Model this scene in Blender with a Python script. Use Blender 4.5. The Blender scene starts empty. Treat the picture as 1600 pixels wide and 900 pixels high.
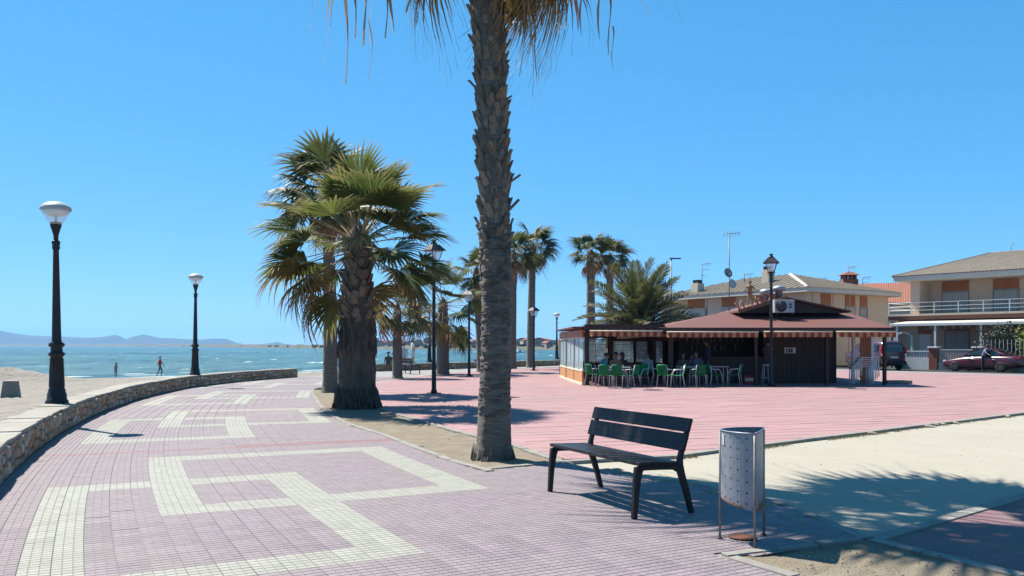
import bpy, bmesh, math, random
from mathutils import Vector, Matrix, noise
random.seed(7)
SC = bpy.context.scene
COL = SC.collection
rad = math.radians
V = Vector

# ------------------------------------------------------------------ camera, sky, sun, exposure
EYE, F, HZ = 1.5, 1291.0, 541.0          # eye height, focal length in photo pixels, horizon row
cam_d = bpy.data.cameras.new('camera')
cam = bpy.data.objects.new('camera', cam_d)
COL.objects.link(cam)
cam.location = (0, 0, EYE)
cam.rotation_euler = (rad(90), 0, 0)
cam_d.sensor_width = 36.0
cam_d.lens = 36.0 * F / 1600.0
cam_d.shift_y = (HZ - 450.0) / 1600.0
cam_d.clip_start, cam_d.clip_end = 0.1, 30000
SC.camera = cam

SUN_EL, SUN_AZ = 56.0, -51.0             # azimuth from +Y, clockwise positive
world = bpy.data.worlds.new('World')
SC.world = world
world.use_nodes = True
wn = world.node_tree
bg = wn.nodes['Background']
sky = wn.nodes.new('ShaderNodeTexSky')
sky.sky_type = 'NISHITA'
sky.sun_disc = False
sky.sun_elevation = rad(SUN_EL)
sky.sun_rotation = rad(SUN_AZ)
sky.altitude = 0
sky.air_density = 0.7
sky.dust_density = 0.0
sky.ozone_density = 6.0
def _vm(op, src, val):                    # one even grade over the whole sky: softer range, bluer
    n = wn.nodes.new('ShaderNodeVectorMath'); n.operation = op
    wn.links.new(src, n.inputs[0]); n.inputs[1].default_value = val
    return n.outputs[0]
SKY_S = 0.12
_sp = wn.nodes.new('ShaderNodeSeparateXYZ'); _cb = wn.nodes.new('ShaderNodeCombineXYZ')
wn.links.new(_vm('MULTIPLY', sky.outputs[0], (.13, .13, .13)), _sp.inputs[0])
for _k, _pw in enumerate((.90, .50, .45)):
    _m = wn.nodes.new('ShaderNodeMath'); _m.operation = 'POWER'; _m.inputs[1].default_value = _pw
    wn.links.new(_sp.outputs[_k], _m.inputs[0]); wn.links.new(_m.outputs[0], _cb.inputs[_k])
wn.links.new(_vm('MULTIPLY', _cb.outputs[0], (.27 / SKY_S, .362 / SKY_S, .50 / SKY_S)), bg.inputs[0])
bg.inputs[1].default_value = SKY_S
sun_d = bpy.data.lights.new('sun', 'SUN')
sun_d.energy = 5.0
sun_d.angle = rad(0.53)
sun_d.color = (1.0, 0.955, 0.88)
sun = bpy.data.objects.new('sun', sun_d)
COL.objects.link(sun)
_a, _e = rad(SUN_AZ), rad(SUN_EL)
SUNV = V((math.sin(_a) * math.cos(_e), math.cos(_a) * math.cos(_e), math.sin(_e)))
sun.rotation_euler = SUNV.to_track_quat('Z', 'Y').to_euler()
vs = SC.view_settings
vs.view_transform = 'Standard'
vs.look = 'None'
vs.exposure = 1.2
vs.gamma = 1.0
SC.render.engine = 'CYCLES'
cy = SC.cycles
cy.use_denoising = True
cy.max_bounces = 7
cy.diffuse_bounces = 3
cy.glossy_bounces = 3
cy.transmission_bounces = 5
cy.transparent_max_bounces = 12
cy.volume_bounces = 0
cy.caustics_reflective = False
cy.caustics_refractive = False

# ------------------------------------------------------------------ helpers
def G(px, py, z=0.0):
    """photo pixel -> point on the level plane at height z"""
    D = (EYE - z) * F / (py - HZ)
    return V(((px - 800) / F * D, D, z))
def W(px, py, D):
    return V(((px - 800) / F * D, D, EYE + (HZ - py) / F * D))
def XD(px, D):
    return (px - 800) / F * D
def ZD(py, D):
    return EYE + (HZ - py) / F * D

class MB:
    """collects shapes, then links them as one mesh object"""
    def __init__(s):
        s.v, s.f, s.m, s.s = [], [], [], []
    def add(s, vs, fs, mat=0, smooth=False):
        o = len(s.v)
        s.v += [tuple(p) for p in vs]
        for f in fs:
            s.f.append(tuple(i + o for i in f)); s.m.append(mat); s.s.append(smooth)
    def box(s, c, d, rot=None, mat=0, ch=0.0):
        x, y, z = d[0] / 2, d[1] / 2, d[2] / 2
        if ch <= 0:
            vs = [V((a * x, b * y, e * z)) for a in (-1, 1) for b in (-1, 1) for e in (-1, 1)]
            fs = [(0, 1, 3, 2), (4, 6, 7, 5), (0, 4, 5, 1), (2, 3, 7, 6), (0, 2, 6, 4), (1, 5, 7, 3)]
        else:
            bm = bmesh.new(); bmesh.ops.create_cube(bm, size=1)
            for q in bm.verts: q.co = V((q.co.x * d[0], q.co.y * d[1], q.co.z * d[2]))
            bmesh.ops.bevel(bm, geom=bm.edges[:], offset=ch, segments=2, profile=0.5, affect='EDGES')
            bm.verts.index_update()
            vs = [q.co.copy() for q in bm.verts]; fs = [[q.index for q in f.verts] for f in bm.faces]; bm.free()
        if rot is not None: vs = [rot @ p for p in vs]
        c = V(c)
        s.add([p + c for p in vs], fs, mat)
        return s
    def b2(s, a, b, mat=0, ch=0.0):
        a, b = V(a), V(b)
        return s.box((a + b) / 2, [abs(q) for q in (b - a)], None, mat, ch)
    def tube(s, pts, r, n=8, mat=0, smooth=True, cap=True, flat=1.0):
        pts = [V(p) for p in pts]
        rs = r if isinstance(r, (list, tuple)) else [r] * len(pts)
        vs = []
        up = None
        for i, p in enumerate(pts):
            a = pts[max(i - 1, 0)]; b = pts[min(i + 1, len(pts) - 1)]
            t = (b - a).normalized()
            if up is None:
                up = t.orthogonal().normalized() if abs(t.z) > .95 else V((0, 0, 1)).cross(t).normalized()
            up = (up - t * up.dot(t)).normalized()
            w = t.cross(up)
            for k in range(n):
                q = 2 * math.pi * k / n
                vs.append(p + (up * math.cos(q) + w * math.sin(q) * flat) * rs[i])
        fs = []
        for i in range(len(pts) - 1):
            for k in range(n):
                fs.append((i * n + k, i * n + (k + 1) % n, (i + 1) * n + (k + 1) % n, (i + 1) * n + k))
        if cap:
            fs.append(tuple(range(n - 1, -1, -1))); fs.append(tuple((len(pts) - 1) * n + k for k in range(n)))
        s.add(vs, fs, mat, smooth)
        return s
    def lathe(s, prof, n=16, c=(0, 0, 0), mat=0, smooth=True):
        c = V(c)
        vs = [c + V((r * math.cos(2 * math.pi * k / n), r * math.sin(2 * math.pi * k / n), z)) for r, z in prof for k in range(n)]
        fs = [(i * n + k, i * n + (k + 1) % n, (i + 1) * n + (k + 1) % n, (i + 1) * n + k) for i in range(len(prof) - 1) for k in range(n)]
        fs.append(tuple(range(n - 1, -1, -1))); fs.append(tuple((len(prof) - 1) * n + k for k in range(n)))
        s.add(vs, fs, mat, smooth)
        return s
    def prism(s, poly, z0, z1, mat=0):
        n = len(poly)
        s.add([(p[0], p[1], z0) for p in poly] + [(p[0], p[1], z1) for p in poly],
              [tuple(range(n - 1, -1, -1)), tuple(range(n, 2 * n))] + [(k, (k + 1) % n, n + (k + 1) % n, n + k) for k in range(n)], mat)
        return s
    def xprism(s, poly, y0, y1, mat=0, smooth=False):
        """polygon in x,z extruded along y"""
        n = len(poly)
        s.add([(p[0], y0, p[1]) for p in poly] + [(p[0], y1, p[1]) for p in poly],
              [tuple(range(n)), tuple(range(2 * n - 1, n - 1, -1))] + [(k, n + k, n + (k + 1) % n, (k + 1) % n) for k in range(n)], mat, smooth)
        return s
    def grid(s, fn, nu, nv, mat=0, smooth=True, thick=None):
        vs = [V(fn(i / nu, j / nv)) for j in range(nv + 1) for i in range(nu + 1)]
        fs = [(j * (nu + 1) + i, j * (nu + 1) + i + 1, (j + 1) * (nu + 1) + i + 1, (j + 1) * (nu + 1) + i) for j in range(nv) for i in range(nu)]
        s.add(vs, fs, mat, smooth)
        if thick is not None:
            t = V(thick)
            m = len(vs)
            vs2 = [p - t for p in vs]
            ring = [i for i in range(nu + 1)] + [j * (nu + 1) + nu for j in range(1, nv + 1)] + [nv * (nu + 1) + i for i in range(nu - 1, -1, -1)] + [j * (nu + 1) for j in range(nv - 1, 0, -1)]
            fs2 = [tuple(m + i for i in reversed(f)) for f in fs]
            fs2 += [(ring[(k + 1) % len(ring)], ring[k], m + ring[k], m + ring[(k + 1) % len(ring)]) for k in range(len(ring))]
            o = len(s.v) - m
            s.v += [tuple(p) for p in vs2]
            for f in fs2:
                s.f.append(tuple(i + o for i in f)); s.m.append(mat); s.s.append(smooth)
        return s
    def build(s, name, mats, parent=None, loc=None, rotz=0.0, bevel=0.0):
        me = bpy.data.meshes.new(name)
        me.from_pydata(s.v, [], s.f)
        me.polygons.foreach_set('material_index', s.m)
        me.polygons.foreach_set('use_smooth', s.s)
        me.update()
        for m in (mats if isinstance(mats, (list, tuple)) else [mats]): me.materials.append(m)
        o = bpy.data.objects.new(name, me)
        COL.objects.link(o)
        if parent: o.parent = parent
        if loc is not None: o.location = loc
        o.rotation_euler[2] = rotz
        if bevel:
            md = o.modifiers.new('bevel', 'BEVEL'); md.width = bevel; md.segments = 2; md.limit_method = 'ANGLE'
        return o

def empty(name, loc=(0, 0, 0), rotz=0.0, parent=None):
    o = bpy.data.objects.new(name, None)
    COL.objects.link(o); o.location = loc; o.rotation_euler[2] = rotz
    if parent: o.parent = parent
    o.empty_display_size = .2
    return o
def tag(o, label=None, cat=None, group=None, kind=None):
    if label: o['label'] = label
    if cat: o['category'] = cat
    if group: o['group'] = group
    if kind: o['kind'] = kind
    return o
def dup(o, parent=None):
    c = o.copy(); COL.objects.link(c)
    if parent is not None: c.parent = parent
    for ch in list(o.children): dup(ch, c)
    return c

# ------------------------------------------------------------------ procedural materials
def nm(nt, t, **kw):
    n = nt.nodes.new(t)
    for k, v in kw.items(): setattr(n, k, v)
    return n
def mat(name, col, col2=None, scale=4.0, rough=0.7, metal=0.0, bump=0.0, bscale=30.0, spec=0.4, island=0.0, objrand=0.0,
        stretch=(1, 1, 1), coords='Object', dirt=None, dscale=0.6, damt=0.5, transl=0.0, detail=5.0, emit=None, coat=0.0, bdist=0.02):
    m = bpy.data.materials.new(name); m.use_nodes = True
    nt = m.node_tree; L = nt.links
    b = nt.nodes['Principled BSDF']
    b.inputs['Roughness'].default_value = rough; b.inputs['Metallic'].default_value = metal
    b.inputs['Specular IOR Level'].default_value = spec
    if coat: b.inputs['Coat Weight'].default_value = coat; b.inputs['Coat Roughness'].default_value = .05
    if coords == 'World': src = nm(nt, 'ShaderNodeNewGeometry').outputs['Position']
    else: src = nm(nt, 'ShaderNodeTexCoord').outputs['Object']
    mp = nm(nt, 'ShaderNodeMapping'); mp.inputs['Scale'].default_value = stretch
    L.new(src, mp.inputs[0])
    c2 = col2 or tuple(x * .72 for x in col)
    n1 = nm(nt, 'ShaderNodeTexNoise'); n1.inputs['Scale'].default_value = scale; n1.inputs['Detail'].default_value = detail; n1.inputs['Roughness'].default_value = .62
    L.new(mp.outputs[0], n1.inputs['Vector'])
    rp = nm(nt, 'ShaderNodeValToRGB')
    rp.color_ramp.elements[0].position = .32; rp.color_ramp.elements[1].position = .68
    rp.color_ramp.elements[0].color = (*c2, 1); rp.color_ramp.elements[1].color = (*col, 1)
    L.new(n1.outputs['Fac'], rp.inputs[0])
    out = rp.outputs[0]
    def bright(out, fac_socket, amt):
        mr = nm(nt, 'ShaderNodeMapRange'); mr.inputs['To Min'].default_value = 1 - amt; mr.inputs['To Max'].default_value = 1 + amt
        L.new(fac_socket, mr.inputs['Value'])
        mx = nm(nt, 'ShaderNodeMix', data_type='RGBA', blend_type='MULTIPLY'); mx.inputs['Factor'].default_value = 1
        L.new(out, mx.inputs['A']); L.new(mr.outputs[0], mx.inputs['B'])
        return mx.outputs['Result']
    if island: out = bright(out, nm(nt, 'ShaderNodeNewGeometry').outputs['Random Per Island'], island)
    if objrand: out = bright(out, nm(nt, 'ShaderNodeObjectInfo').outputs['Random'], objrand)
    if dirt:
        n2 = nm(nt, 'ShaderNodeTexNoise'); n2.inputs['Scale'].default_value = dscale; n2.inputs['Detail'].default_value = 6; n2.inputs['Roughness'].default_value = .68
        L.new(nm(nt, 'ShaderNodeNewGeometry').outputs['Position'], n2.inputs['Vector'])
        r2 = nm(nt, 'ShaderNodeMapRange'); r2.inputs['From Min'].default_value = .45; r2.inputs['From Max'].default_value = .75; r2.inputs['To Max'].default_value = damt
        L.new(n2.outputs['Fac'], r2.inputs['Value'])
        mx = nm(nt, 'ShaderNodeMix', data_type='RGBA'); mx.inputs['B'].default_value = (*dirt, 1)
        L.new(r2.outputs[0], mx.inputs['Factor']); L.new(out, mx.inputs['A'])
        out = mx.outputs['Result']
    L.new(out, b.inputs['Base Color'])
    if bump:
        n3 = nm(nt, 'ShaderNodeTexNoise'); n3.inputs['Scale'].default_value = bscale; n3.inputs['Detail'].default_value = 4
        L.new(mp.outputs[0], n3.inputs['Vector'])
        bp = nm(nt, 'ShaderNodeBump'); bp.inputs['Strength'].default_value = bump; bp.inputs['Distance'].default_value = bdist
        L.new(n3.outputs['Fac'], bp.inputs['Height']); L.new(bp.outputs[0], b.inputs['Normal'])
    if transl:
        tr = nm(nt, 'ShaderNodeBsdfTranslucent'); L.new(out, tr.inputs['Color'])
        ms = nm(nt, 'ShaderNodeMixShader'); ms.inputs[0].default_value = transl
        L.new(b.outputs[0], ms.inputs[1]); L.new(tr.outputs[0], ms.inputs[2])
        L.new(ms.outputs[0], nt.nodes['Material Output'].inputs[0])
    if emit:
        b.inputs['Emission Color'].default_value = (*emit[:3], 1); b.inputs['Emission Strength'].default_value = emit[3]
    return m
def glass(name, col, rough=.05, alpha=.35):
    m = bpy.data.materials.new(name); m.use_nodes = True
    nt = m.node_tree; b = nt.nodes['Principled BSDF']
    b.inputs['Base Color'].default_value = (*col, 1); b.inputs['Roughness'].default_value = rough
    b.inputs['Alpha'].default_value = alpha
    n = nm(nt, 'ShaderNodeTexNoise'); n.inputs['Scale'].default_value = 3
    bp = nm(nt, 'ShaderNodeBump'); bp.inputs['Strength'].default_value = .08
    nt.links.new(n.outputs['Fac'], bp.inputs['Height']); nt.links.new(bp.outputs[0], b.inputs['Normal'])
    return m
# ------------------------------------------------------------------ promenade coordinates: s along the curved walk, t across it
R_ARC, TH0 = 71.6, rad(119.5)
C_ARC = V((1.9 + R_ARC * math.sin(TH0), 6.0 - R_ARC * math.cos(TH0), 0))
def P(s, t, z=0.0):
    ph = TH0 + math.pi / 2 - s / R_ARC
    return V((C_ARC.x + (R_ARC - t) * math.cos(ph), C_ARC.y + (R_ARC - t) * math.sin(ph), z))
def PH(s):           # heading angle of the walk at s
    return TH0 - s / R_ARC
def lerp_tab(tab, x):
    if x <= tab[0][0]: return tab[0][1]
    for (a, b), (c, d) in zip(tab, tab[1:]):
        if x <= c: return b + (d - b) * (x - a) / (c - a)
    return tab[-1][1]
TW = [(-10, -5.3), (20, -5.3), (26, -5.15), (31, -4.4), (36.3, -3.0)]
TK = [(4.3, -.12), (5.6, -.2), (9, -.2), (11.2, -.42), (19, -.45), (24.6, -.69), (27, -.2), (31, 1.0), (36.3, 2.5)]
def tw(s): return lerp_tab(TW, s)
def tk(s): return lerp_tab(TK, s)
EDGE_R = [(-.36, 10.02), (.47, 10.56), (.66, 10.62), (1.22, 9.62), (1.85, 9.16), (2.31, 8.53), (2.59, 7.84), (2.69, 7.25), (2.76, 6.46)]
BED2 = [(1.54, 5.93), (2.72, 6.43), (2.86, 6.43), (3.34, 5.41), (4.0, 3.9), (2.6, 3.9), (1.83, 5.41)]
PROM = [P(s * .8 - 4, tw(s * .8 - 4)).xy for s in range(0, 51)]
PROM += [P(36 - k * .8, tk(36 - k * .8)).xy for k in range(0, 40)]
PROM = [tuple(p) for p in PROM] + EDGE_R + [(2.72, 6.43), (1.54, 5.93), (1.83, 5.41), (2.6, 3.9), (0, 1.5)]
def inside(p, poly):
    x, y = p[0], p[1]; c = False; j = len(poly) - 1
    for i in range(len(poly)):
        xi, yi = poly[i][0], poly[i][1]; xj, yj = poly[j][0], poly[j][1]
        if (yi > y) != (yj > y) and x < (xj - xi) * (y - yi) / (yj - yi) + xi: c = not c
        j = i
    return c
def in_view(x, y, z=0, m=30):
    if y < 4.9: return False
    px = 800 + x / y * F; py = HZ - (z - EYE) / y * F
    return -m < px < 1600 + m and py < 900 + m
def sheet(name, poly, z, m, kind='structure', thick=.0):
    b = MB()
    if thick: b.prism(poly, z - thick, z)
    else: b.add([(p[0], p[1], z) for p in poly], [tuple(range(len(poly)))])
    o = b.build(name, m); o['kind'] = kind
    # face up
    return o

# ------------------------------------------------------------------ materials of the setting
M = {}
def gm(name, col, col2, *a, **k):
    f = .395
    if k.get('dirt'): k['dirt'] = tuple(x * f for x in k['dirt'])
    return mat(name, tuple(x * f for x in col), tuple(x * f for x in col2), *a, **k)
M['grout'] = gm('tile_grout', (.54, .49, .47), (.45, .41, .39), 6, .9, coords='World', dirt=(.5, .46, .40), damt=.5)
M['lilac'] = gm('lilac_tile', (.48, .385, .405), (.415, .33, .35), 7, .78, island=.07, objrand=.10, coords='World', bump=.25, bscale=120, dirt=(.48, .43, .39), dscale=.7, damt=.8, bdist=.004)
M['cream'] = gm('white_tile', (.65, .635, .53), (.57, .555, .465), 7, .75, island=.05, objrand=.08, coords='World', bump=.25, bscale=120, dirt=(.48, .46, .40), dscale=1.1, damt=.45, bdist=.004)
M['red_tile'] = gm('red_painted_tile', (.56, .25, .26), (.46, .30, .31), 5, .75, island=.1, coords='World', dirt=(.43, .35, .37), dscale=2.5, damt=.9)
M['pink'] = gm('pink_slab', (.72, .415, .405), (.65, .365, .36), 1.3, .85, island=.045, objrand=.05, coords='World', bump=.3, bscale=60, dirt=(.50, .35, .33), dscale=.33, damt=.75, bdist=.004)
M['pink_joint'] = gm('pink_joint', (.58, .34, .335), (.52, .305, .30), 3, .95, coords='World')
M['pink2'] = gm('worn_pink_path', (.46, .25, .26), (.36, .20, .21), 3, .9, coords='World', bump=.4, bscale=40, dirt=(.40, .34, .28), dscale=1.4, damt=.8)
M['beige'] = gm('pale_packed_sand', (.725, .66, .52), (.665, .60, .465), .8, .95, coords='World', bump=.35, bscale=30, dirt=(.60, .54, .43), dscale=.9, damt=.5, bdist=.01)
M['bed'] = gm('bed_sand', (.50, .42, .30), (.36, .29, .20), 4, .97, coords='World', bump=.9, bscale=55, dirt=(.42, .30, .17), dscale=1.6, damt=.7, detail=9)
M['beach'] = gm('beach_sand', (.58, .52, .43), (.40, .35, .285), 2.2, .97, coords='World', bump=1.0, bscale=5, dirt=(.38, .34, .29), dscale=.6, damt=.8, detail=10, bdist=.16)
M['kerb'] = gm('pale_kerb', (.58, .54, .47), (.44, .41, .36), 5, .9, coords='World', bump=.4, bscale=50, dirt=(.36, .32, .27), dscale=2.0, damt=.7, bdist=.006)
M['concrete'] = gm('pale_concrete', (.55, .53, .50), (.46, .44, .42), 1, .9, coords='World', dirt=(.40, .37, .34), dscale=.5, damt=.5)
M['asphalt'] = gm('asphalt', (.085, .083, .082), (.06, .06, .06), 2, .9, coords='World', bump=.4, bscale=60)
M['land'] = gm('dry_ground', (.40, .34, .25), (.30, .27, .19), .05, .95, coords='World', detail=8)
M['mortar'] = gm('wall_mortar', (.62, .52, .41), (.46, .38, .30), 6, .95, bump=.6, bscale=30)
M['coping'] = gm('coping_stone', (.66, .62, .52), (.50, .46, .38), 3, .85, objrand=.12, coords='World', bump=.5, bscale=25, dirt=(.45, .36, .26), dscale=1.8, damt=.6)

def stone_mat(name, rnd):
    m = mat(name, (.3, .2, .12), None, 9, .88, bump=.6, bscale=25)
    nt = m.node_tree; b = nt.nodes['Principled BSDF']
    src = nm(nt, 'ShaderNodeObjectInfo').outputs['Random'] if rnd == 'obj' else nm(nt, 'ShaderNodeNewGeometry').outputs['Random Per Island']
    r = nm(nt, 'ShaderNodeValToRGB'); cr = r.color_ramp; cr.interpolation = 'CONSTANT'
    cols = [(0, (.33, .21, .13)), (.18, (.42, .29, .18)), (.34, (.27, .20, .15)), (.5, (.40, .34, .27)), (.64, (.42, .23, .13)), (.76, (.31, .28, .24)), (.88, (.50, .42, .32))]
    cr.elements[0].position = 0; cr.elements[0].color = (*cols[0][1], 1); cr.elements[1].position = cols[1][0]; cr.elements[1].color = (*cols[1][1], 1)
    for p_, c_ in cols[2:]:
        e = cr.elements.new(p_); e.color = (*c_, 1)
    nt.links.new(src, r.inputs[0])
    n = nm(nt, 'ShaderNodeTexNoise'); n.inputs['Scale'].default_value = 14; n.inputs['Detail'].default_value = 5
    mr = nm(nt, 'ShaderNodeMapRange'); mr.inputs['From Min'].default_value = .3; mr.inputs['From Max'].default_value = .7; mr.inputs['To Min'].default_value = .65; mr.inputs['To Max'].default_value = 1.25
    nt.links.new(n.outputs['Fac'], mr.inputs['Value'])
    mx = nm(nt, 'ShaderNodeMix', data_type='RGBA', blend_type='MULTIPLY'); mx.inputs['Factor'].default_value = 1
    nt.links.new(r.outputs[0], mx.inputs['A']); nt.links.new(mr.outputs[0], mx.inputs['B'])
    nt.links.new(mx.outputs['Result'], b.inputs['Base Color'])
    return m
M['stone_o'] = stone_mat('rubble_stone', 'obj')
M['stone_i'] = stone_mat('rubble_stone_mass', 'isl')

# ------------------------------------------------------------------ sea
def sea_mat():
    m = bpy.data.materials.new('sea_water'); m.use_nodes = True
    nt = m.node_tree; L = nt.links; b = nt.nodes['Principled BSDF']
    geo = nm(nt, 'ShaderNodeNewGeometry')
    def noi(sc, det, st, rough=.6):
        mp = nm(nt, 'ShaderNodeMapping'); mp.inputs['Scale'].default_value = st; mp.inputs['Rotation'].default_value = (0, 0, rad(25))
        L.new(geo.outputs['Position'], mp.inputs[0])
        n = nm(nt, 'ShaderNodeTexNoise'); n.inputs['Scale'].default_value = sc; n.inputs['Detail'].default_value = det; n.inputs['Roughness'].default_value = rough
        L.new(mp.outputs[0], n.inputs['Vector']); return n.outputs['Fac']
    big = noi(.02, 5, (1, .35, 1)); fine = noi(.75, 6, (1, .6, 1), .7); patch = noi(.006, 4, (1, .25, 1))
    r = nm(nt, 'ShaderNodeValToRGB'); e = r.color_ramp.elements
    e[0].position = .3; e[0].color = (.014, .046, .036, 1); e[1].position = .7; e[1].color = (.070, .128, .098, 1)
    ad = nm(nt, 'ShaderNodeMath', operation='ADD'); L.new(big, ad.inputs[0])
    ml = nm(nt, 'ShaderNodeMath', operation='MULTIPLY_ADD'); L.new(patch, ml.inputs[0]); ml.inputs[1].default_value = .8; ml.inputs[2].default_value = -.4
    L.new(ml.outputs[0], ad.inputs[1])
    chop_shade = noi(.30, 6, (1, .22, 1), .7)          # short wind chop: wave shading painted in, lighter crests, darker troughs
    mc = nm(nt, 'ShaderNodeMath', operation='MULTIPLY_ADD'); L.new(chop_shade, mc.inputs[0]); mc.inputs[1].default_value = 1.7; mc.inputs[2].default_value = -.85
    a2_ = nm(nt, 'ShaderNodeMath', operation='ADD'); L.new(ad.outputs[0], a2_.inputs[0]); L.new(mc.outputs[0], a2_.inputs[1]); L.new(a2_.outputs[0], r.inputs[0])
    # whitecaps and sun glints painted into the colour: small, elongated, sparse
    caps_glints = noi(.22, 7, (1, .3, 1), .72)
    wr = nm(nt, 'ShaderNodeMapRange'); wr.inputs['From Min'].default_value = .625; wr.inputs['From Max'].default_value = .69
    L.new(caps_glints, wr.inputs['Value'])
    mx = nm(nt, 'ShaderNodeMix', data_type='RGBA'); mx.inputs['B'].default_value = (.72, .76, .74, 1)
    L.new(wr.outputs[0], mx.inputs['Factor']); L.new(r.outputs[0], mx.inputs['A'])
    L.new(mx.outputs['Result'], b.inputs['Base Color'])
    b.inputs['Roughness'].default_value = .22; b.inputs['IOR'].default_value = 1.33; b.inputs['Specular IOR Level'].default_value = .2
    bp = nm(nt, 'ShaderNodeBump'); bp.inputs['Strength'].default_value = 1.0; bp.inputs['Distance'].default_value = .55
    L.new(fine, bp.inputs['Height']); L.new(bp.outputs[0], b.inputs['Normal'])
    return m
SEA_Z = -.75
def sea_fn(u, v):
    d = 30 * (220 ** v)                       # 30 m to 6.6 km, finer near the shore
    a = rad(-75 + 130 * u)
    x, y = d * math.sin(a), d * math.cos(a)
    h = 0
    if d < 700:
        k = min(1, (700 - d) / 300)
        h = (noise.noise((x * .16, y * .34, 1)) * .17 + noise.noise((x * .45, y * .8, 4)) * .08) * k * min(1, max(0.0, (d - 50) / 30))
    return (x, y, SEA_Z + h)
sea = MB().grid(sea_fn, 420, 330).build('sea', sea_mat()); sea['kind'] = 'structure'

# ------------------------------------------------------------------ beach between the walls and the water
inland = [P(s, tw(s) - .42).xy for s in range(-6, 37, 3)] + [V((-9.2, 46)), V((-8.4, 49.6)), V((-2.6, 57)), V((3.2, 64.5)), V((12, 75.6)), V((60, 136)), V((200, 310))]
water = [V((-60, 30)), V((-44, 45)), V((-36, 52)), V((-29, 56.5)), V((-25, 60)), V((-21, 65)), V((-17, 72)), V((-12, 79)), V((-4, 84)), V((6, 92)), V((20, 106)), V((70, 164)), V((190, 320))]
def along(poly, u):
    L_ = [0]
    for a, b in zip(poly, poly[1:]): L_.append(L_[-1] + (b - a).length)
    d = u * L_[-1]
    for i in range(len(poly) - 1):
        if d <= L_[i + 1] + 1e-6:
            return poly[i].lerp(poly[i + 1], (d - L_[i]) / max(1e-6, L_[i + 1] - L_[i]))
    return poly[-1]
def beach_fn(u, v):
    u2 = u ** 2.2
    a, b = along(inland, u2), along(water, u2)
    w = v * 1.25
    p = a.lerp(b, w)
    z = -.12 + (SEA_Z + .02 + .12) * (w if w < 1 else w * 1.5 - .5)
    for mx_, my_, mr_, mh_ in ((-28.6, 46, 2.4, .62), (-25.8, 46.5, 1.5, .22), (-32, 47, 3.5, .6), (-24.2, 46, 1.0, .10)):
        d2 = ((p.x - mx_) ** 2 + (p.y - my_) ** 2) / mr_ ** 2
        z += mh_ * math.exp(-d2) * (1 + .35 * noise.noise((p.x * .9, p.y * .9, 2)))
    z += .05 * noise.noise((p.x * .5, p.y * .5, 0)) + .05 * noise.noise((p.x * 1.7, p.y * 1.7, 3)) + .04 * abs(noise.noise((p.x * 3.3, p.y * 3.3, 5)))
    return (p.x, p.y, z)
beach = MB().grid(beach_fn, 420, 150).build('beach_sand', M['beach']); beach['kind'] = 'structure'

# ------------------------------------------------------------------ land sheet to the right, far shore, hills
land = [tuple(P(s, tw(s) - .3).xy) for s in range(-14, 37, 3)] + [(-8.9, 46), (-8.1, 49.8), (3.3, 64.8), (12, 75.8), (60, 136.5), (200, 311), (5000, 5200), (6000, -300), (-10, -300)]
sheet('ground', land, -.09, M['land'], thick=1.6)
M['hill'] = mat('far_hill', (.028, .042, .03), (.055, .06, .042), .004, .95, coords='World', detail=10)
M['shore'] = mat('far_shore_land', (.045, .055, .028), (.10, .09, .06), .012, .95, coords='World', detail=9)
def ridge(name, prof, D, depth, seed):
    x0, x1 = prof[0][0], prof[-1][0]
    def fn(u, v):
        px = x0 + (x1 - x0) * u
        top = lerp_tab(prof, px)
        h = max(0.5, (HZ - top) / F * D + 2)
        w = 1 - abs(v * 2 - 1)
        d = D + (v - .5) * depth
        n1 = noise.fractal((px * .03, v * 5, seed), 1.0, 2.0, 5)
        hh = h * (w ** .85) * (1 + .10 * n1 * (1 - w)) + n1 * h * .10 * math.sin(w * math.pi)
        return (XD(px, D) * d / D, d, SEA_Z - 1 + hh)
    o = MB().grid(fn, 260, 26).build(name, M['hill']); o['kind'] = 'structure'
    return o
ridge('hills', [(-420, 528), (-250, 519), (-120, 522), (-60, 519), (0, 516.5), (19, 520), (40, 523), (59, 524.5), (100, 525.5), (137, 527.5), (160, 526), (178, 523), (186, 524), (196, 529.5), (206, 526), (223, 522), (236, 524.5), (250, 528), (269, 528), (290, 529.5), (312, 530.2), (331, 528.6), (353, 529), (364, 533), (376, 537.5), (406, 537.5), (420, 536), (434, 533.5), (445, 537), (465, 539), (500, 539)], 4600, 900, 1)
ridge('hills', [(540, 540), (575, 536.5), (590, 535.5), (604, 537), (616, 537), (626, 531.5), (640, 527.5), (648, 527), (658, 530), (668, 535), (680, 538.5), (710, 538), (735, 536), (760, 534.5), (785, 535.5), (800, 535), (818, 532), (838, 533), (860, 535.5), (900, 535), (960, 536), (1040, 539)], 5200, 900, 5)
shore_tab = [(-500, 4000), (0, 3400), (200, 2500), (300, 1800), (400, 1100), (480, 800), (590, 620), (700, 540), (870, 490), (1010, 450)]
def shore_fn(u, v):
    px = -500 + 1510 * u
    D = lerp_tab(shore_tab, px)
    d = D + (v ** 1.5) * D * .5
    hm = 1.0 + D * .0026
    z = SEA_Z - .4 + hm * min(1, v * 6) + (hm * .9 * noise.fractal((px * .05, v * 9, 3), 1, 2, 4) if v > .1 else 0)
    return (XD(px, D) * d / D, d, z)
fs = MB().grid(shore_fn, 420, 14).build('far_shore', M['shore']); fs['kind'] = 'structure'

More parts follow.
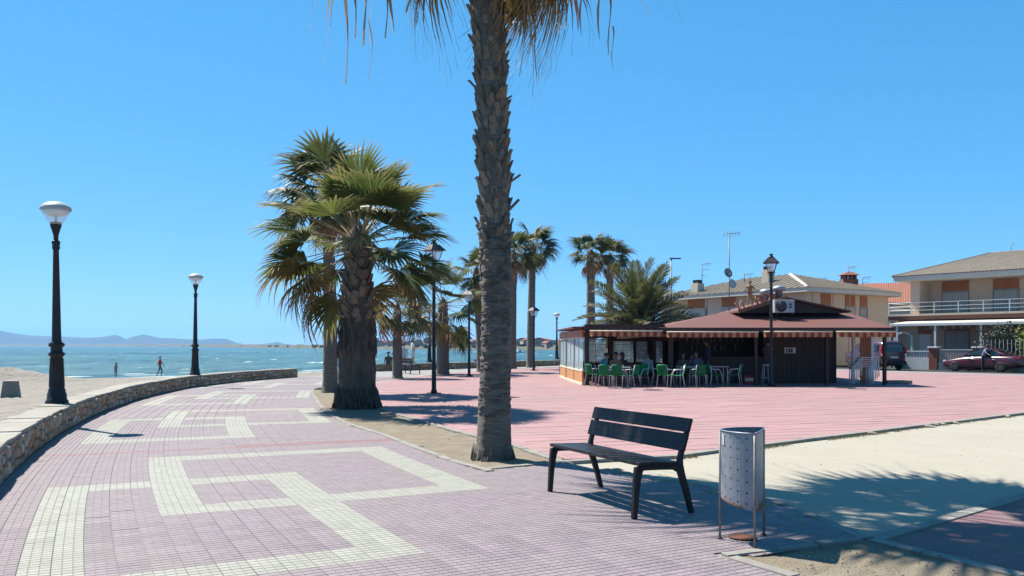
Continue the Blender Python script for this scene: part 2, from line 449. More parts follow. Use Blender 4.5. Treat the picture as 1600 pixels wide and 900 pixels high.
# ------------------------------------------------------------------ promenade: tiles with nine raised pads each
T = .20
def tile_shapes(b, mp, top=0, base=1, detailed=True):
    """mp maps tile-local (x across, y along, z) to the builder's space"""
    h = T / 2 - .0012
    if detailed:
        b.add([mp(-h, -h, -.0040), mp(h, -h, -.0040), mp(h, h, -.0040), mp(-h, h, -.0040)], [(0, 1, 2, 3)], base)
        c = T / 3
        for i in range(3):
            for j in range(3):
                x, y = (i - 1) * c, (j - 1) * c
                a, e = c / 2 - .0026, c / 2 - .0046
                vs_ = [mp(x - a, y - a, -.0040), mp(x + a, y - a, -.0040), mp(x + a, y + a, -.0040), mp(x - a, y + a, -.0040),
                       mp(x - e, y - e, 0), mp(x + e, y - e, 0), mp(x + e, y + e, 0), mp(x - e, y + e, 0)]
                b.add(vs_, [(4, 5, 6, 7), (0, 1, 5, 4), (1, 2, 6, 5), (2, 3, 7, 6), (3, 0, 4, 7)], top)
    else:
        a = h - .004
        b.add([mp(-a, -a, -.002), mp(a, -a, -.002), mp(a, a, -.002), mp(-a, a, -.002)], [(0, 1, 2, 3)], top)
def band(s, t, n):
    """white key pattern: two overlapping outlined boxes every 8.2 m; tile row/column centres"""
    k = math.floor((s - 1.0) / 8.2)
    q = s - k * 8.2
    def outline(s0, s1, t0, t1):
        if not (s0 < q < s1 and t0 < t < t1): return False
        return not (s0 + .4 < q < s1 - .4 and t0 + .4 < t < t1 - .4)
    if k < -1 or k > 3: return False
    return outline(1.2, 5.4, -4.8, -2.2) or outline(3.4, 7.4, -3.8, -.6)
def tile_kind(s, t):
    if 8.0 < s < 8.2 or (8.2 < s < 8.4 and t > -2.6): return 'red_tile'
    return 'cream' if band(s, t, 0) else 'lilac'
prom = sheet('promenade', PROM, -.0105, M['grout'])
tiles = []
for i in range(-22, 182):
    for j in range(-27, 16):
        s, t = (i + .5) * T, (j + .5) * T
        p = P(s, t)
        if not in_view(p.x, p.y) or not inside(p.xy, PROM): continue
        tiles.append((p.y, s, t, tile_kind(s, t)))
tiles.sort()
tmesh = {}
for kd in ('lilac', 'cream', 'red_tile'):
    b = MB(); tile_shapes(b, lambda x, y, z: (x, y, z))
    o = b.build('tile', [M[kd], M['grout']]); tmesh[kd] = o.data; bpy.data.objects.remove(o)
bn = MB(); bf = MB()
TI = {'lilac': 0, 'cream': 2, 'red_tile': 3}
for n_, (d_, s, t, kd) in enumerate(tiles):
    k = (R_ARC - t) / R_ARC
    dz = random.uniform(-.0006, .0006) - (.003 if random.random() < .004 else 0)
    if n_ < 300:
        o = bpy.data.objects.new('tile', tmesh[kd]); COL.objects.link(o)
        o.location = P(s, t, dz); o.rotation_euler[2] = PH(s) - math.pi / 2; o.scale = (1, k, 1); o.parent = prom
    else:
        p = P(s, t, dz); a = PH(s); ex = V((math.sin(a), -math.cos(a), 0)); ey = V((math.cos(a), math.sin(a), 0)) * k
        mpf = lambda x, y, z, p=p, ex=ex, ey=ey: p + ex * x + ey * y + V((0, 0, z))
        if d_ < 17: tile_shapes(bn, mpf, TI[kd], 1, True)
        else: tile_shapes(bf, mpf, TI[kd], 1, False)
for b_ in (bn, bf):
    o = b_.build('tile', [M['lilac'], M['grout'], M['cream'], M['red_tile']], prom); o['kind'] = 'stuff'

# ------------------------------------------------------------------ pale sand yard, pink side path, planting beds, kerbs
YARD = [(.5, 10.5), (.8, 10.96), (2.19, 11.3), (2.95, 11.95), (3.96, 12.74), (11.5, 18.6), (31, 33.4), (60, 30), (60, -3), (2.2, -3), (2.5, 4)] 
sheet('sand_yard', [(p[0], p[1]) for p in YARD], -.035, M['beige'])
sheet('side_path', [(2.92, 6.50), (5.19, 8.38), (14, 15.3), (20, 4), (4.1, 3.8), (3.38, 5.41)], -.022, M['pink2'])
BED1 = [P(4.35, -.1).xy] + [P(s, tk(s)).xy for s in (5.6, 7, 9, 11.2, 13, 15, 17, 19, 21, 23, 24.6)] + [V((-6.4, 29.2)), V((-5.7, 29.0)), V((-4.9, 25)), V((-3.0, 19.4)), V((-1.08, 14.8)), V((.03, 12.5)), V((.72, 11.0)), V((.5, 10.56))]
BED1 = [tuple(p) for p in BED1]
def bed_mesh(name, poly, z, step, amp):
    xs = [p[0] for p in poly]; ys = [p[1] for p in poly]
    b = MB(); idx = {}
    nx = int((max(xs) - min(xs)) / step) + 2; ny = int((max(ys) - min(ys)) / step) + 2
    for j in range(ny):
        for i in range(nx):
            x, y = min(xs) + i * step, min(ys) + j * step
            if inside((x + step / 2, y + step / 2), poly):
                q = []
                for dx, dy in ((0, 0), (1, 0), (1, 1), (0, 1)):
                    key = (i + dx, j + dy)
                    if key not in idx:
                        X, Y = min(xs) + key[0] * step, min(ys) + key[1] * step
                        Z = z + amp * noise.fractal((X * 2.2, Y * 2.2, 7), 1, 2, 4) + amp * .5 * noise.noise((X * 11, Y * 11, 1))
                        idx[key] = len(b.v); b.v.append((X, Y, Z))
                    q.append(idx[key])
                b.f.append(tuple(q)); b.m.append(0); b.s.append(True)
    o = b.build(name, M['bed']); o['kind'] = 'structure'
    return o
bed_mesh('planting_bed', BED1, -.008, .12, .022)
bed_mesh('planting_bed', BED2, -.012, .07, .016)
def kerb(pts, w, z0, z1, name='kerb', step=.5, gap=.006, closed=False):
    pts = [V((p[0], p[1])) for p in pts]
    if closed: pts.append(pts[0])
    fine = []
    for a, b in zip(pts, pts[1:]):
        n = max(1, round((b - a).length / step))
        for k in range(n): fine.append(a.lerp(b, k / n))
    fine.append(pts[-1])
    mb = MB()
    for i in range(len(fine) - 1):
        a, b = fine[i], fine[i + 1]
        def nrm(k):
            q = fine[min(k + 1, len(fine) - 1)] - fine[max(k - 1, 0)]
            q.normalize(); return V((-q.y, q.x))
        d = (b - a).normalized() * gap
        j0, j1 = random.uniform(-.004, .004), random.uniform(-.003, .003)
        na, nb = nrm(i) * w / 2, nrm(i + 1) * w / 2
        mb.prism([a + d - na, b - d - nb, b - d + nb, a + d + na], z0, z1 + j1)
    o = mb.build(name, M['kerb'], bevel=.006); o['kind'] = 'structure'
    return o
kerb([P(s, tk(s) + .03).xy for s in (4.45, 5.6, 7, 9, 11.2, 13, 15, 17, 19, 21, 23, 24.6)] + [(-6.75, 28.6), (-6.5, 29.2), (-6.1, 29.3)], .11, -.08, .012)
kerb([(-.36, 10.04), (.1, 10.36), (.5, 10.58)], .10, -.08, .012)
kerb([(.66, 10.66), (.03, 12.5), (-1.08, 14.8), (-3.0, 19.4), (-4.9, 25), (-5.7, 29)], .12, -.08, .014)
kerb([(.66, 10.74), (1.3, 11.02), (2.19, 11.3), (2.95, 11.95), (3.96, 12.74), (11.5, 18.6), (31, 33.4)], .14, -.14, .012, step=.9)
kerb(EDGE_R[2:], .10, -.1, .004)
kerb([(1.52, 5.93), (2.70, 6.43)], .09, -.1, .010)
kerb([(1.56, 5.87), (1.85, 5.38), (2.6, 3.9)], .10, -.1, .008)
kerb([(2.86, 6.50), (5.19, 8.38), (14, 15.3)], .13, -.1, -.006, step=.9)
kerb([(2.80, 6.45), (3.36, 5.41), (4.05, 3.85)], .12, -.1, .0, step=.9)

# ------------------------------------------------------------------ pink plaza of long slabs
PLAZA = [(.72, 10.98), (.03, 12.55), (-1.08, 14.85), (-3.0, 19.4), (-4.9, 25), (-5.8, 32.8), (-5.3, 38), (-3.6, 46), (-.4, 53.8), (3.2, 59.6), (12, 70), (18, 56), (22.7, 47.2), (26.1, 42.1), (31.4, 33.8), (11.5, 18.65), (3.96, 12.8), (2.95, 12.0), (2.19, 11.36)]
plaza = sheet('plaza', PLAZA, -.012, M['pink_joint'])
pa = rad(17); pe, pn = V((math.cos(pa), math.sin(pa))), V((-math.sin(pa), math.cos(pa)))
SW, SD = 1.0, .42
slabs = []
for j in range(0, 190):
    for i in range(-45, 70):
        c = pe * ((i + (.5 if j % 2 else 0)) * SW) + pn * (j * SD)
        if c.y > 6 and in_view(c.x, c.y, 0, 60) and any(inside(c + pe * a * .5 + pn * b * .21, PLAZA) for a in (-1, 0, 1) for b in (-1, 0, 1)): slabs.append((c.y, c.x, i, j))
slabs.sort()
def slab_geo(b, c, mpz=0):
    w, d = SW / 2 - .0035, SD / 2 - .0065
    e = .006
    vs_ = [c + V((pe * x + pn * y).to_3d()) + V((0, 0, z)) for z, k in ((-.012, 0), (mpz, e)) for x, y in ((-w + k, -d + k), (w - k, -d + k), (w - k, d - k), (-w + k, d - k))]
    b.add(vs_, [(4, 5, 6, 7), (0, 1, 5, 4), (1, 2, 6, 5), (2, 3, 7, 6), (3, 0, 4, 7)])
b = MB(); slab_geo(b, V((0, 0, 0))); o = b.build('slab', M['pink']); smesh = o.data; bpy.data.objects.remove(o)
br = MB()
def clip_to(poly, quad):
    out = [V(p) for p in poly]
    for k in range(4):
        a, b = quad[k], quad[(k + 1) % 4]; e = b - a
        side = lambda p: e.x * (p.y - a.y) - e.y * (p.x - a.x)
        src, out = out, []
        for i in range(len(src)):
            p, q = src[i], src[(i + 1) % len(src)]
            sp, sq = side(p), side(q)
            if sp >= 0: out.append(p)
            if (sp >= 0) != (sq >= 0): out.append(p + (q - p) * (sp / (sp - sq)))
        if len(out) < 3: return []
    return out
nobj = 0
for n_, (y, x, i, j) in enumerate(slabs):
    dz = random.uniform(-.002, .002)
    w_, d_ = SW / 2 - .0035, SD / 2 - .0055
    quad = [V((x, y)) + pe * a + pn * b for a, b in ((-w_, -d_), (w_, -d_), (w_, d_), (-w_, d_))]
    if not all(inside(q, PLAZA) for q in quad):
        pg = clip_to(PLAZA, quad)
        if len(pg) >= 3:
            me = MB(); me.prism([tuple(q) for q in pg], -.012, dz)
            me.build('slab', M['pink'], plaza) if nobj < 300 else br.prism([tuple(q) for q in pg], -.012, dz)
            nobj += 1
        continue
    nobj += 1
    if nobj < 300:
        o = bpy.data.objects.new('slab', smesh); COL.objects.link(o); o.location = (x, y, dz); o.parent = plaza
    else: slab_geo(br, V((x, y, 0)), dz)
o = br.build('slab', M['pink'], plaza); o['kind'] = 'stuff'

# far end of the promenade, street and pavement
sheet('far_walk', [tuple(P(36, -3).xy), (-9.0, 46.2), (-8.1, 49.6), (3.3, 64.4), (12, 75.4), (30, 98), (34, 95), (12, 69.6), (3.2, 59.4), (-.4, 53.6), (-3.6, 45.8), (-5.3, 37.8), (-5.8, 32.6), (-6.1, 29.4), (-7.2, 30.2)], -.016, M['concrete'])
sheet('street', [(12.2, 70), (18.3, 56.2), (22.9, 47.4), (26.3, 42.3), (32.3, 32.8), (60, -3), (90, 10), (36, 47), (29, 57), (22, 69), (16, 78)], -.05, M['asphalt'])
sheet('pavement', [(18.2, 56.1), (22.8, 47.3), (26.2, 42.2), (31.5, 34.0), (33.0, 34.9), (27.8, 43.2), (24.3, 48.4), (19.5, 57.2)], .0, M['concrete'], thick=.15)

# ------------------------------------------------------------------ sea walls
def stone_face(rn, seed):
    random.seed(seed)
    n = 8; ring = []
    for k in range(n):
        a = 2 * math.pi * (k + .5) / n
        q = max(abs(math.cos(a)), abs(math.sin(a)))
        r = .5 / q * random.uniform(.86, 1.0)
        ring.append((r * math.cos(a), r * math.sin(a)))
    b = MB()
    vs_ = [(x, 0.012, z) for x, z in ring] + [(x * .96, -.018, z * .96) for x, z in ring] + [(x * .70 + random.uniform(-.04, .04), -.034 - random.uniform(0, .012), z * .70) for x, z in ring]
    fs_ = [(k, n + k, n + (k + 1) % n, (k + 1) % n) for k in range(n)] + [(n + k, 2 * n + k, 2 * n + (k + 1) % n, n + (k + 1) % n) for k in range(n)] + [tuple(2 * n + k for k in range(n))]
    b.add(vs_, fs_, 0, False)
    return b
SB = [stone_face(0, 40 + k) for k in range(7)]
SM = []
for b in SB:
    o = b.build('stone', M['stone_o']); SM.append(o.data); bpy.data.objects.remove(o)
random.seed(11)
def sea_wall(name, path, h, w, label, n_obj):
    """path: inner-face points, left side of travel is the sea"""
    L_ = [0]
    for a, b in zip(path, path[1:]): L_.append(L_[-1] + (b - a).length)
    def at(d):
        for i in range(len(path) - 1):
            if d <= L_[i + 1] + 1e-9:
                q = (path[i + 1] - path[i]).normalized()
                return path[i] + q * (d - L_[i]), q
        return path[-1], (path[-1] - path[-2]).normalized()
    core = MB()
    pts = [at(L_[-1] * k / 90) for k in range(91)]
    vs_ = []
    for p, q in pts:
        n = V((-q.y, q.x))
        a, b = p + n * .02, p + n * (w - .02)
        vs_ += [(a.x, a.y, -.2), (a.x, a.y, h - .05), (b.x, b.y, h - .05), (b.x, b.y, -.9)]
    fs_ = []
    for k in range(90):
        for j in range(3): fs_.append((4 * k + j, 4 * k + 4 + j, 4 * k + 5 + j, 4 * k + 1 + j))
    fs_ += [(0, 1, 2, 3), (363, 362, 361, 360)]
    core.add(vs_, fs_)
    root = core.build(name, M['mortar']); tag(root, label, 'wall', kind='thing')
    rest = MB(); items = []
    d = .05
    while d < L_[-1] - .1:
        cw = random.uniform(.11, .23)
        z = 0.0
        while z < h - .09:
            ch = random.uniform(.09, .19)
            if z + ch > h - .1: ch = h - .045 - z
            p, q = at(d + cw / 2 + random.uniform(-.02, .02))
            items.append((p.length, p, q, z + ch / 2, cw * random.uniform(.95, 1.1), ch))
            z += ch
        d += cw
    items.sort(key=lambda e: e[0] if in_view(e[1].x, e[1].y, 0, 0) else 1e6)
    for n_, (dd, p, q, z, cw, ch) in enumerate(items):
        ang = math.atan2(q.y, q.x); v_ = random.randrange(7); ro = random.uniform(-.15, .15)
        if n_ < n_obj:
            o = bpy.data.objects.new('stone', SM[v_]); COL.objects.link(o); o.parent = root
            o.location = (p.x, p.y, z); o.rotation_euler = (0, ro, ang); o.scale = (cw * .97, 1, ch * .97)
        else:
            mt = Matrix.Translation((p.x, p.y, z)) @ Matrix.Rotation(ang, 4, 'Z') @ Matrix.Rotation(ro, 4, 'Y') @ Matrix.Diagonal((cw * .97, 1, ch * .97, 1))
            rest.add([mt @ V(x) for x in SB[v_].v], SB[v_].f)
    o = rest.build('stone', M['stone_i'], root); o['kind'] = 'stuff'
    d = 0
    while d < L_[-1] - .05:
        ln = min(random.uniform(.45, .85), L_[-1] - d)
        (p0, q0), (p1, q1) = at(d + .006), at(d + ln - .006)
        n0, n1 = V((-q0.y, q0.x)), V((-q1.y, q1.x))
        j = [random.uniform(-.025, .025) for _ in range(4)]
        zt = h + random.uniform(-.008, .008)
        b = MB()
        sk = q0 * random.uniform(-.05, .05)
        b.prism([p0 - n0 * (.025 + j[0]), p1 - n1 * (.025 + j[1]), p1 + n1 * (w + .02 + j[2]) + sk * 0, p0 + n0 * (w + .02 + j[3])], h - .055, zt)
        b.build('coping_stone', M['coping'], root, bevel=.012)
        d += ln
    return root
wall1 = [P(-4 + k * .5, tw(-4 + k * .5)).xy for k in range(0, 81)]
sea_wall('sea_wall', wall1, .42, .46, 'curved rubble stone sea wall with pale coping along the tiled promenade, nearest the camera', 300)
wall2 = [V((-8.1, 49.6)).lerp(V((12, 75.4)), k / 30) for k in range(31)]
sea_wall('sea_wall', wall2, .42, .46, 'distant low stone sea wall behind the palms and far bench', 0)

# foam along the water's edge, grit and dry weeds on the yard, drain covers on the plaza
M['foam'] = mat('sea_foam', (.62, .64, .62), (.45, .5, .48), 3, .8, coords='World')
fo = MB()
for row, off in ((0, 0.0), (1, 2.6), (2, 6.5)):
    vs_ = []
    for k in range(700):
        u = (k / 699) ** 1.5; p = along(water, u); q = along(water, min(1, u + .002)) - p
        n = V((-q.y, q.x)).normalized() if q.length > 1e-6 else V((0, 1))
        w = max(0, noise.noise((p.x * .22, p.y * .22, row * 9)) + (.25 if row == 0 else -.08)) * (.9 if row else .8)
        c = p + n * (off + 1.2 * noise.noise((p.x * .13, p.y * .13, row * 5 + 1)))
        vs_ += [(c.x - n.x * w * .5, c.y - n.y * w * .5, SEA_Z + .06 + .03 * (row > 0)), (c.x + n.x * w * .5, c.y + n.y * w * .5, SEA_Z + .06 + .05 * (row > 0))]
    fo.add(vs_, [(2 * k, 2 * k + 2, 2 * k + 3, 2 * k + 1) for k in range(699)], 0, True)
tag(fo.build('sea_foam', M['foam']), 'broken white foam lines along the water edge', 'foam', kind='stuff')
M['grit'] = gm('yard_grit', (.66, .60, .47), (.5, .45, .35), 30, .95, coords='World', island=.4)
gb_ = MB(); rg = random.Random(77)
for k in range(420):
    if rg.random() < .75:
        q = V((rg.uniform(1, 12), 0)); q.y = rg.uniform(5.2, 17)
        if not inside(q, YARD) or inside(q, PROM) : continue
    else:
        u = rg.random(); a, b = (V((2.19, 11.3)), V((11.5, 18.6))); q = a.lerp(b, u) + V((rg.uniform(-.05, .1), -abs(rg.gauss(0, .12)) - .07))
    r_ = rg.uniform(.004, .013); z = -.034
    if inside(q, [(2.92, 6.50), (5.19, 8.38), (14, 15.3), (20, 4), (4.1, 3.8), (3.38, 5.41)]): z = -.021
    if inside(q, BED2): z = -.005
    vs_ = [(q.x + math.cos(a) * r_ * rg.uniform(.7, 1.3), q.y + math.sin(a) * r_, z) for a in (0, 1.26, 2.5, 3.8, 5)] + [(q.x, q.y, z + r_ * .9)]
    gb_.add(vs_, [(0, 1, 5), (1, 2, 5), (2, 3, 5), (3, 4, 5), (4, 0, 5)])
tag(gb_.build('yard_grit', M['grit']), 'loose grit and small stones on the pale sand yard', 'gravel', kind='stuff')
M['drygrass'] = mat('dry_weeds', (.30, .24, .10), (.16, .15, .06), 6, .9, island=.4)
wd = MB()
for k in range(1500):
    u = rg.random(); seg = rg.choice(((V((2.19, 11.22)), V((3.96, 12.62))), (V((3.96, 12.62)), V((11.5, 18.45))), (V((3.96, 12.62)), V((7, 14.98)))))
    q = seg[0].lerp(seg[1], u)
    if noise.noise((q.x * 1.6, q.y * 1.6, 3)) < -.05: continue
    q = q + V((rg.uniform(-.02, .02), -abs(rg.gauss(0, .05)) - .05)); h = rg.uniform(.02, .07); a = rg.uniform(0, 6.28); l = rg.uniform(.01, .05)
    d = V((math.cos(a) * l, math.sin(a) * l))
    wd.add([(q.x - .003, q.y, -.035), (q.x + .003, q.y, -.035), (q.x + d.x, q.y + d.y, -.035 + h)], [(0, 1, 2)])
tag(wd.build('dry_weeds', M['drygrass']), 'dry weeds growing along the foot of the plaza kerb', 'weeds', kind='stuff')
M['drain'] = mat('iron_cover', (.055, .05, .048), (.035, .032, .03), 8, .8)
for px, py, lab in ((1020, 609.5, 'dark drain cover on the pink plaza before the terrace tables'), (1321, 606, 'dark drain cover on the pink plaza in front of the kiosk planks')):
    p = G(px, py); b = MB().lathe([(.36, .0), (.36, .006), (.33, .006)], 18, (p.x, p.y, .002))
    for k in range(5): b.b2((p.x - .25, p.y - .22 + k * .1, .0085), (p.x + .25, p.y - .18 + k * .1, .012))
    tag(b.build('drain_cover', M['drain']), lab, 'drain cover', kind='thing')
# drifts of sand blown over the kerbs and tile edges
M['drift'] = gm('sand_drift', (.62, .55, .42), (.52, .46, .35), 3, .97, coords='World', bump=.8, bscale=40)
dr_ = MB()
for k in range(46):
    if k < 16: q = V(EDGE_R[2]).lerp(V(EDGE_R[4]), rg.random()) if k < 5 else V(EDGE_R[4]).lerp(V(EDGE_R[8]), rg.random())
    elif k < 26: continue
    elif k < 34: q = V((2.19, 11.3)).lerp(V((11.5, 18.6)), rg.random())
    else: s_ = rg.uniform(4.6, 16); q = P(s_, tk(s_) + .03).xy
    q = q + V((rg.uniform(-.08, .08), rg.uniform(-.08, .08))); rx, ry, an = rg.uniform(.08, .26), rg.uniform(.03, .07), rg.uniform(0, 3.1)
    n = 14; vs_ = [(q.x, q.y, .018)]
    for f, z in ((.5, .0155), (1.0, -.012)):
        for j in range(n):
            a = 2 * math.pi * j / n; w = f * (1 + .35 * noise.noise((math.cos(a) * 1.7 + k, math.sin(a) * 1.7, k)))
            x, y = math.cos(a) * rx * w, math.sin(a) * ry * w
            vs_.append((q.x + x * math.cos(an) - y * math.sin(an), q.y + x * math.sin(an) + y * math.cos(an), z))
    dr_.add(vs_, [(0, 1 + j, 1 + (j + 1) % n) for j in range(n)] + [(1 + j, 1 + n + j, 1 + n + (j + 1) % n, 1 + (j + 1) % n) for j in range(n)], 0, True)
tag(dr_.build('sand_drift', M['drift']), 'thin drifts of sand lying over kerbs and tile edges', 'sand', kind='stuff')
# ------------------------------------------------------------------ palms
def leaf_mat(name, green, dry, hue):
    m = bpy.data.materials.new(name); m.use_nodes = True
    nt = m.node_tree; L = nt.links; b = nt.nodes['Principled BSDF']
    at = nm(nt, 'ShaderNodeAttribute', attribute_name='dry')
    rnd = nm(nt, 'ShaderNodeObjectInfo').outputs['Random']
    r = nm(nt, 'ShaderNodeValToRGB'); e = r.color_ramp.elements
    e[0].position = 0; e[0].color = (*green[0], 1); e[1].position = 1; e[1].color = (*green[1], 1)
    L.new(rnd, r.inputs[0])
    isl = nm(nt, 'ShaderNodeMapRange'); isl.inputs['To Min'].default_value = .75; isl.inputs['To Max'].default_value = 1.3
    L.new(nm(nt, 'ShaderNodeNewGeometry').outputs['Random Per Island'], isl.inputs['Value'])
    m0 = nm(nt, 'ShaderNodeMix', data_type='RGBA', blend_type='MULTIPLY'); m0.inputs['Factor'].default_value = 1
    L.new(r.outputs[0], m0.inputs['A']); L.new(isl.outputs[0], m0.inputs['B'])
    pw = nm(nt, 'ShaderNodeMath', operation='POWER'); L.new(at.outputs['Fac'], pw.inputs[0]); pw.inputs[1].default_value = hue
    mx = nm(nt, 'ShaderNodeMix', data_type='RGBA'); mx.inputs['B'].default_value = (*dry, 1)
    L.new(pw.outputs[0], mx.inputs['Factor']); L.new(m0.outputs['Result'], mx.inputs['A'])
    L.new(mx.outputs['Result'], b.inputs['Base Color'])
    b.inputs['Roughness'].default_value = .5; b.inputs['Specular IOR Level'].default_value = .25
    tr = nm(nt, 'ShaderNodeBsdfTranslucent'); L.new(mx.outputs['Result'], tr.inputs['Color'])
    ms = nm(nt, 'ShaderNodeMixShader'); ms.inputs[0].default_value = .38
    L.new(b.outputs[0], ms.inputs[1]); L.new(tr.outputs[0], ms.inputs[2])
    L.new(ms.outputs[0], nt.nodes['Material Output'].inputs[0])
    return m
M['leaf'] = leaf_mat('fan_leaf', ((.07, .095, .025), (.115, .135, .036)), (.36, .27, .12), 3.2)
M['leaf_old'] = leaf_mat('old_fan_leaf', ((.22, .16, .055), (.17, .155, .05)), (.30, .18, .075), 1.2)
M['leaf_dead'] = leaf_mat('dead_leaf', ((.20, .12, .06), (.26, .17, .09)), (.40, .30, .21), 1.0)
M['leaf_far'] = leaf_mat('dark_fan_leaf', ((.05, .066, .022), (.08, .092, .03)), (.20, .15, .07), 3.0)
M['date'] = leaf_mat('feather_leaf', ((.055, .068, .022), (.085, .092, .03)), (.14, .115, .05), 2.0)
M['petiole'] = mat('leaf_stalk', (.20, .17, .06), (.27, .17, .07), 6, .6)
M['bark'] = mat('palm_bark', (.215, .19, .158), (.10, .087, .072), 5, .95, bump=1.0, bscale=28, stretch=(1, 1, 6), detail=8, bdist=.03)
M['boot'] = mat('leaf_base', (.215, .168, .125), (.08, .062, .048), 7, .92, bump=.8, bscale=30, objrand=.35, island=.3, stretch=(1, 1, .4))
M['scar'] = mat('worn_leaf_scar', (.125, .10, .08), (.06, .05, .04), 7, .95, bump=.8, bscale=30, island=.35)
M['skirt'] = mat('dark_fibre', (.125, .095, .07), (.055, .043, .034), 8, .97, bump=1.0, bscale=24, stretch=(1, 1, .3))
M['fibre'] = mat('dry_root_fibre', (.34, .24, .13), (.22, .16, .10), 12, .95, bump=.8, bscale=60)

def finish_leaf(b, name, dry, mats):
    o = b.build(name, mats)
    ca = o.data.attributes.new('dry', 'FLOAT', 'POINT')
    ca.data.foreach_set('value', dry)
    me = o.data; bpy.data.objects.remove(o)
    return me
def fan_leaf(seed, lp, lb, nseg, spread, split, droop, strand=0.0, fold=.35, cup=.25, lm='leaf', wind=0.0):
    """one fan frond: stalk along +Y, blade around its end; tips split and hang"""
    rg = random.Random(seed)
    b = MB(); dry = []
    def bend(p):
        r = p.length
        return V((p.x + wind * r * r * .05, p.y, p.z - .05 * r * r))
    pts = [bend(V((0, lp * k / 5, 0))) for k in range(6)]
    n0 = len(b.v)
    b.tube(pts, [.03, .024, .02, .017, .015, .012], 5, 1, flat=.6); dry += [0.0] * (len(b.v) - n0)
    hub = V((0, lp, 0))
    da = spread / nseg
    for i in range(nseg):
        a = -spread / 2 + da * (i + .5) + rg.uniform(-.15, .15) * da
        L_ = lb * (1 - .30 * (abs(a) / (spread / 2)) ** 2) * rg.uniform(.9, 1.06)
        d = V((math.sin(a), math.cos(a), 0)); sd = V((math.cos(a), -math.sin(a), 0))
        dr = droop * rg.uniform(.5, 1.5)
        rows = []
        for f in (.03, .28, split, split + (1 - split) * .38, split + (1 - split) * .72, 1.0):
            w = math.tan(da / 2) * 1.14 * L_ * f if f <= split else math.tan(da / 2) * 1.14 * L_ * split * (1 - (f - split) / (1 - split)) ** .8
            w = max(w, .0015)
            x = max(0, (f - split * .75) / (1 - split * .75))
            z = cup * L_ * f * abs(math.sin(a)) * .6 - dr * L_ * x ** 2 * .9
            c = hub + d * (L_ * (f - .18 * dr * x ** 2)) + V((0, 0, z))
            rows.append((c, w, f))
        if strand > 0 and rg.random() < strand:
            c, w, f = rows[-1]
            for k in range(1, 4):
                rows.append((c + d * .05 * k + V((rg.uniform(-.03, .03), rg.uniform(-.03, .03), -k * rg.uniform(.10, .2))), .004, 1.0))
        o0 = len(b.v); vs_ = []
        for c, w, f in rows:
            for k, up in ((-1, 0), (0, 1), (1, 0)):
                vs_.append(bend(c + sd * (w * k) + V((0, 0, fold * w * up * 1.4))))
                dry.append(max(0, min(1, (f - .35) / .65)))
        fs_ = []
        for k in range(len(rows) - 1):
            for q in (0, 1): fs_.append((3 * k + q, 3 * k + q + 1, 3 * k + q + 4, 3 * k + q + 3))
        b.add(vs_, fs_, 0, False)
    return finish_leaf(b, 'frond', dry, [M[lm], M['petiole']])
def feather_leaf(seed, L, npair, arch, lm='date'):
    rg = random.Random(seed); b = MB(); dry = []
    def rach(f):
        return V((0, L * f * (1 - .12 * arch * f), L * (.10 * f - arch * .42 * f ** 2.2)))
    b.tube([rach(k / 8) for k in range(9)], [.04 * (1 - k / 9) + .006 for k in range(9)], 5, 1); dry += [0.0] * len(b.v)
    for i in range(npair):
        f = .14 + .86 * (i + .5) / npair
        c = rach(f); t = (rach(min(1, f + .02)) - rach(f - .02)).normalized()
        ll = L * .20 * math.sin(math.pi * (.16 + .80 * (f - .14) / .86)) ** .6 * rg.uniform(.85, 1.1)
        for sg in (-1, 1):
            sd = V((sg, 0, 0)) * .75 + t * .75 + V((0, 0, .30 + rg.uniform(-.2, .25)))
            sd.normalize()
            nrm_ = t * .034
            tip = c + sd * ll + V((0, 0, -.12 * ll))
            m_ = c + sd * ll * .5
            b.add([c - nrm_ * .5, m_ - nrm_, tip, m_ + nrm_, c + nrm_ * .5], [(0, 1, 3, 4), (1, 2, 3)], 0)
            dry += [.0, .2, .8, .2, 0]
    return finish_leaf(b, 'frond', dry, [M[lm], M['petiole']])
def orient(d, roll=0.0):
    y = d.normalized()
    x = y.cross(V((0, 0, 1)))
    if x.length < 1e-3: x = V((1, 0, 0))
    x.normalize(); z = x.cross(y)
    m = Matrix((x, y, z)).transposed()
    return m @ Matrix.Rotation(roll, 3, 'Y')
def place_frond(me, crown, pos, d, roll, sc):
    o = bpy.data.objects.new('frond', me); COL.objects.link(o); o.parent = crown
    m = Matrix.Translation(pos) @ orient(d, roll).to_4x4() @ Matrix.Diagonal((sc, sc, sc, 1))
    o.matrix_local = m
    return o
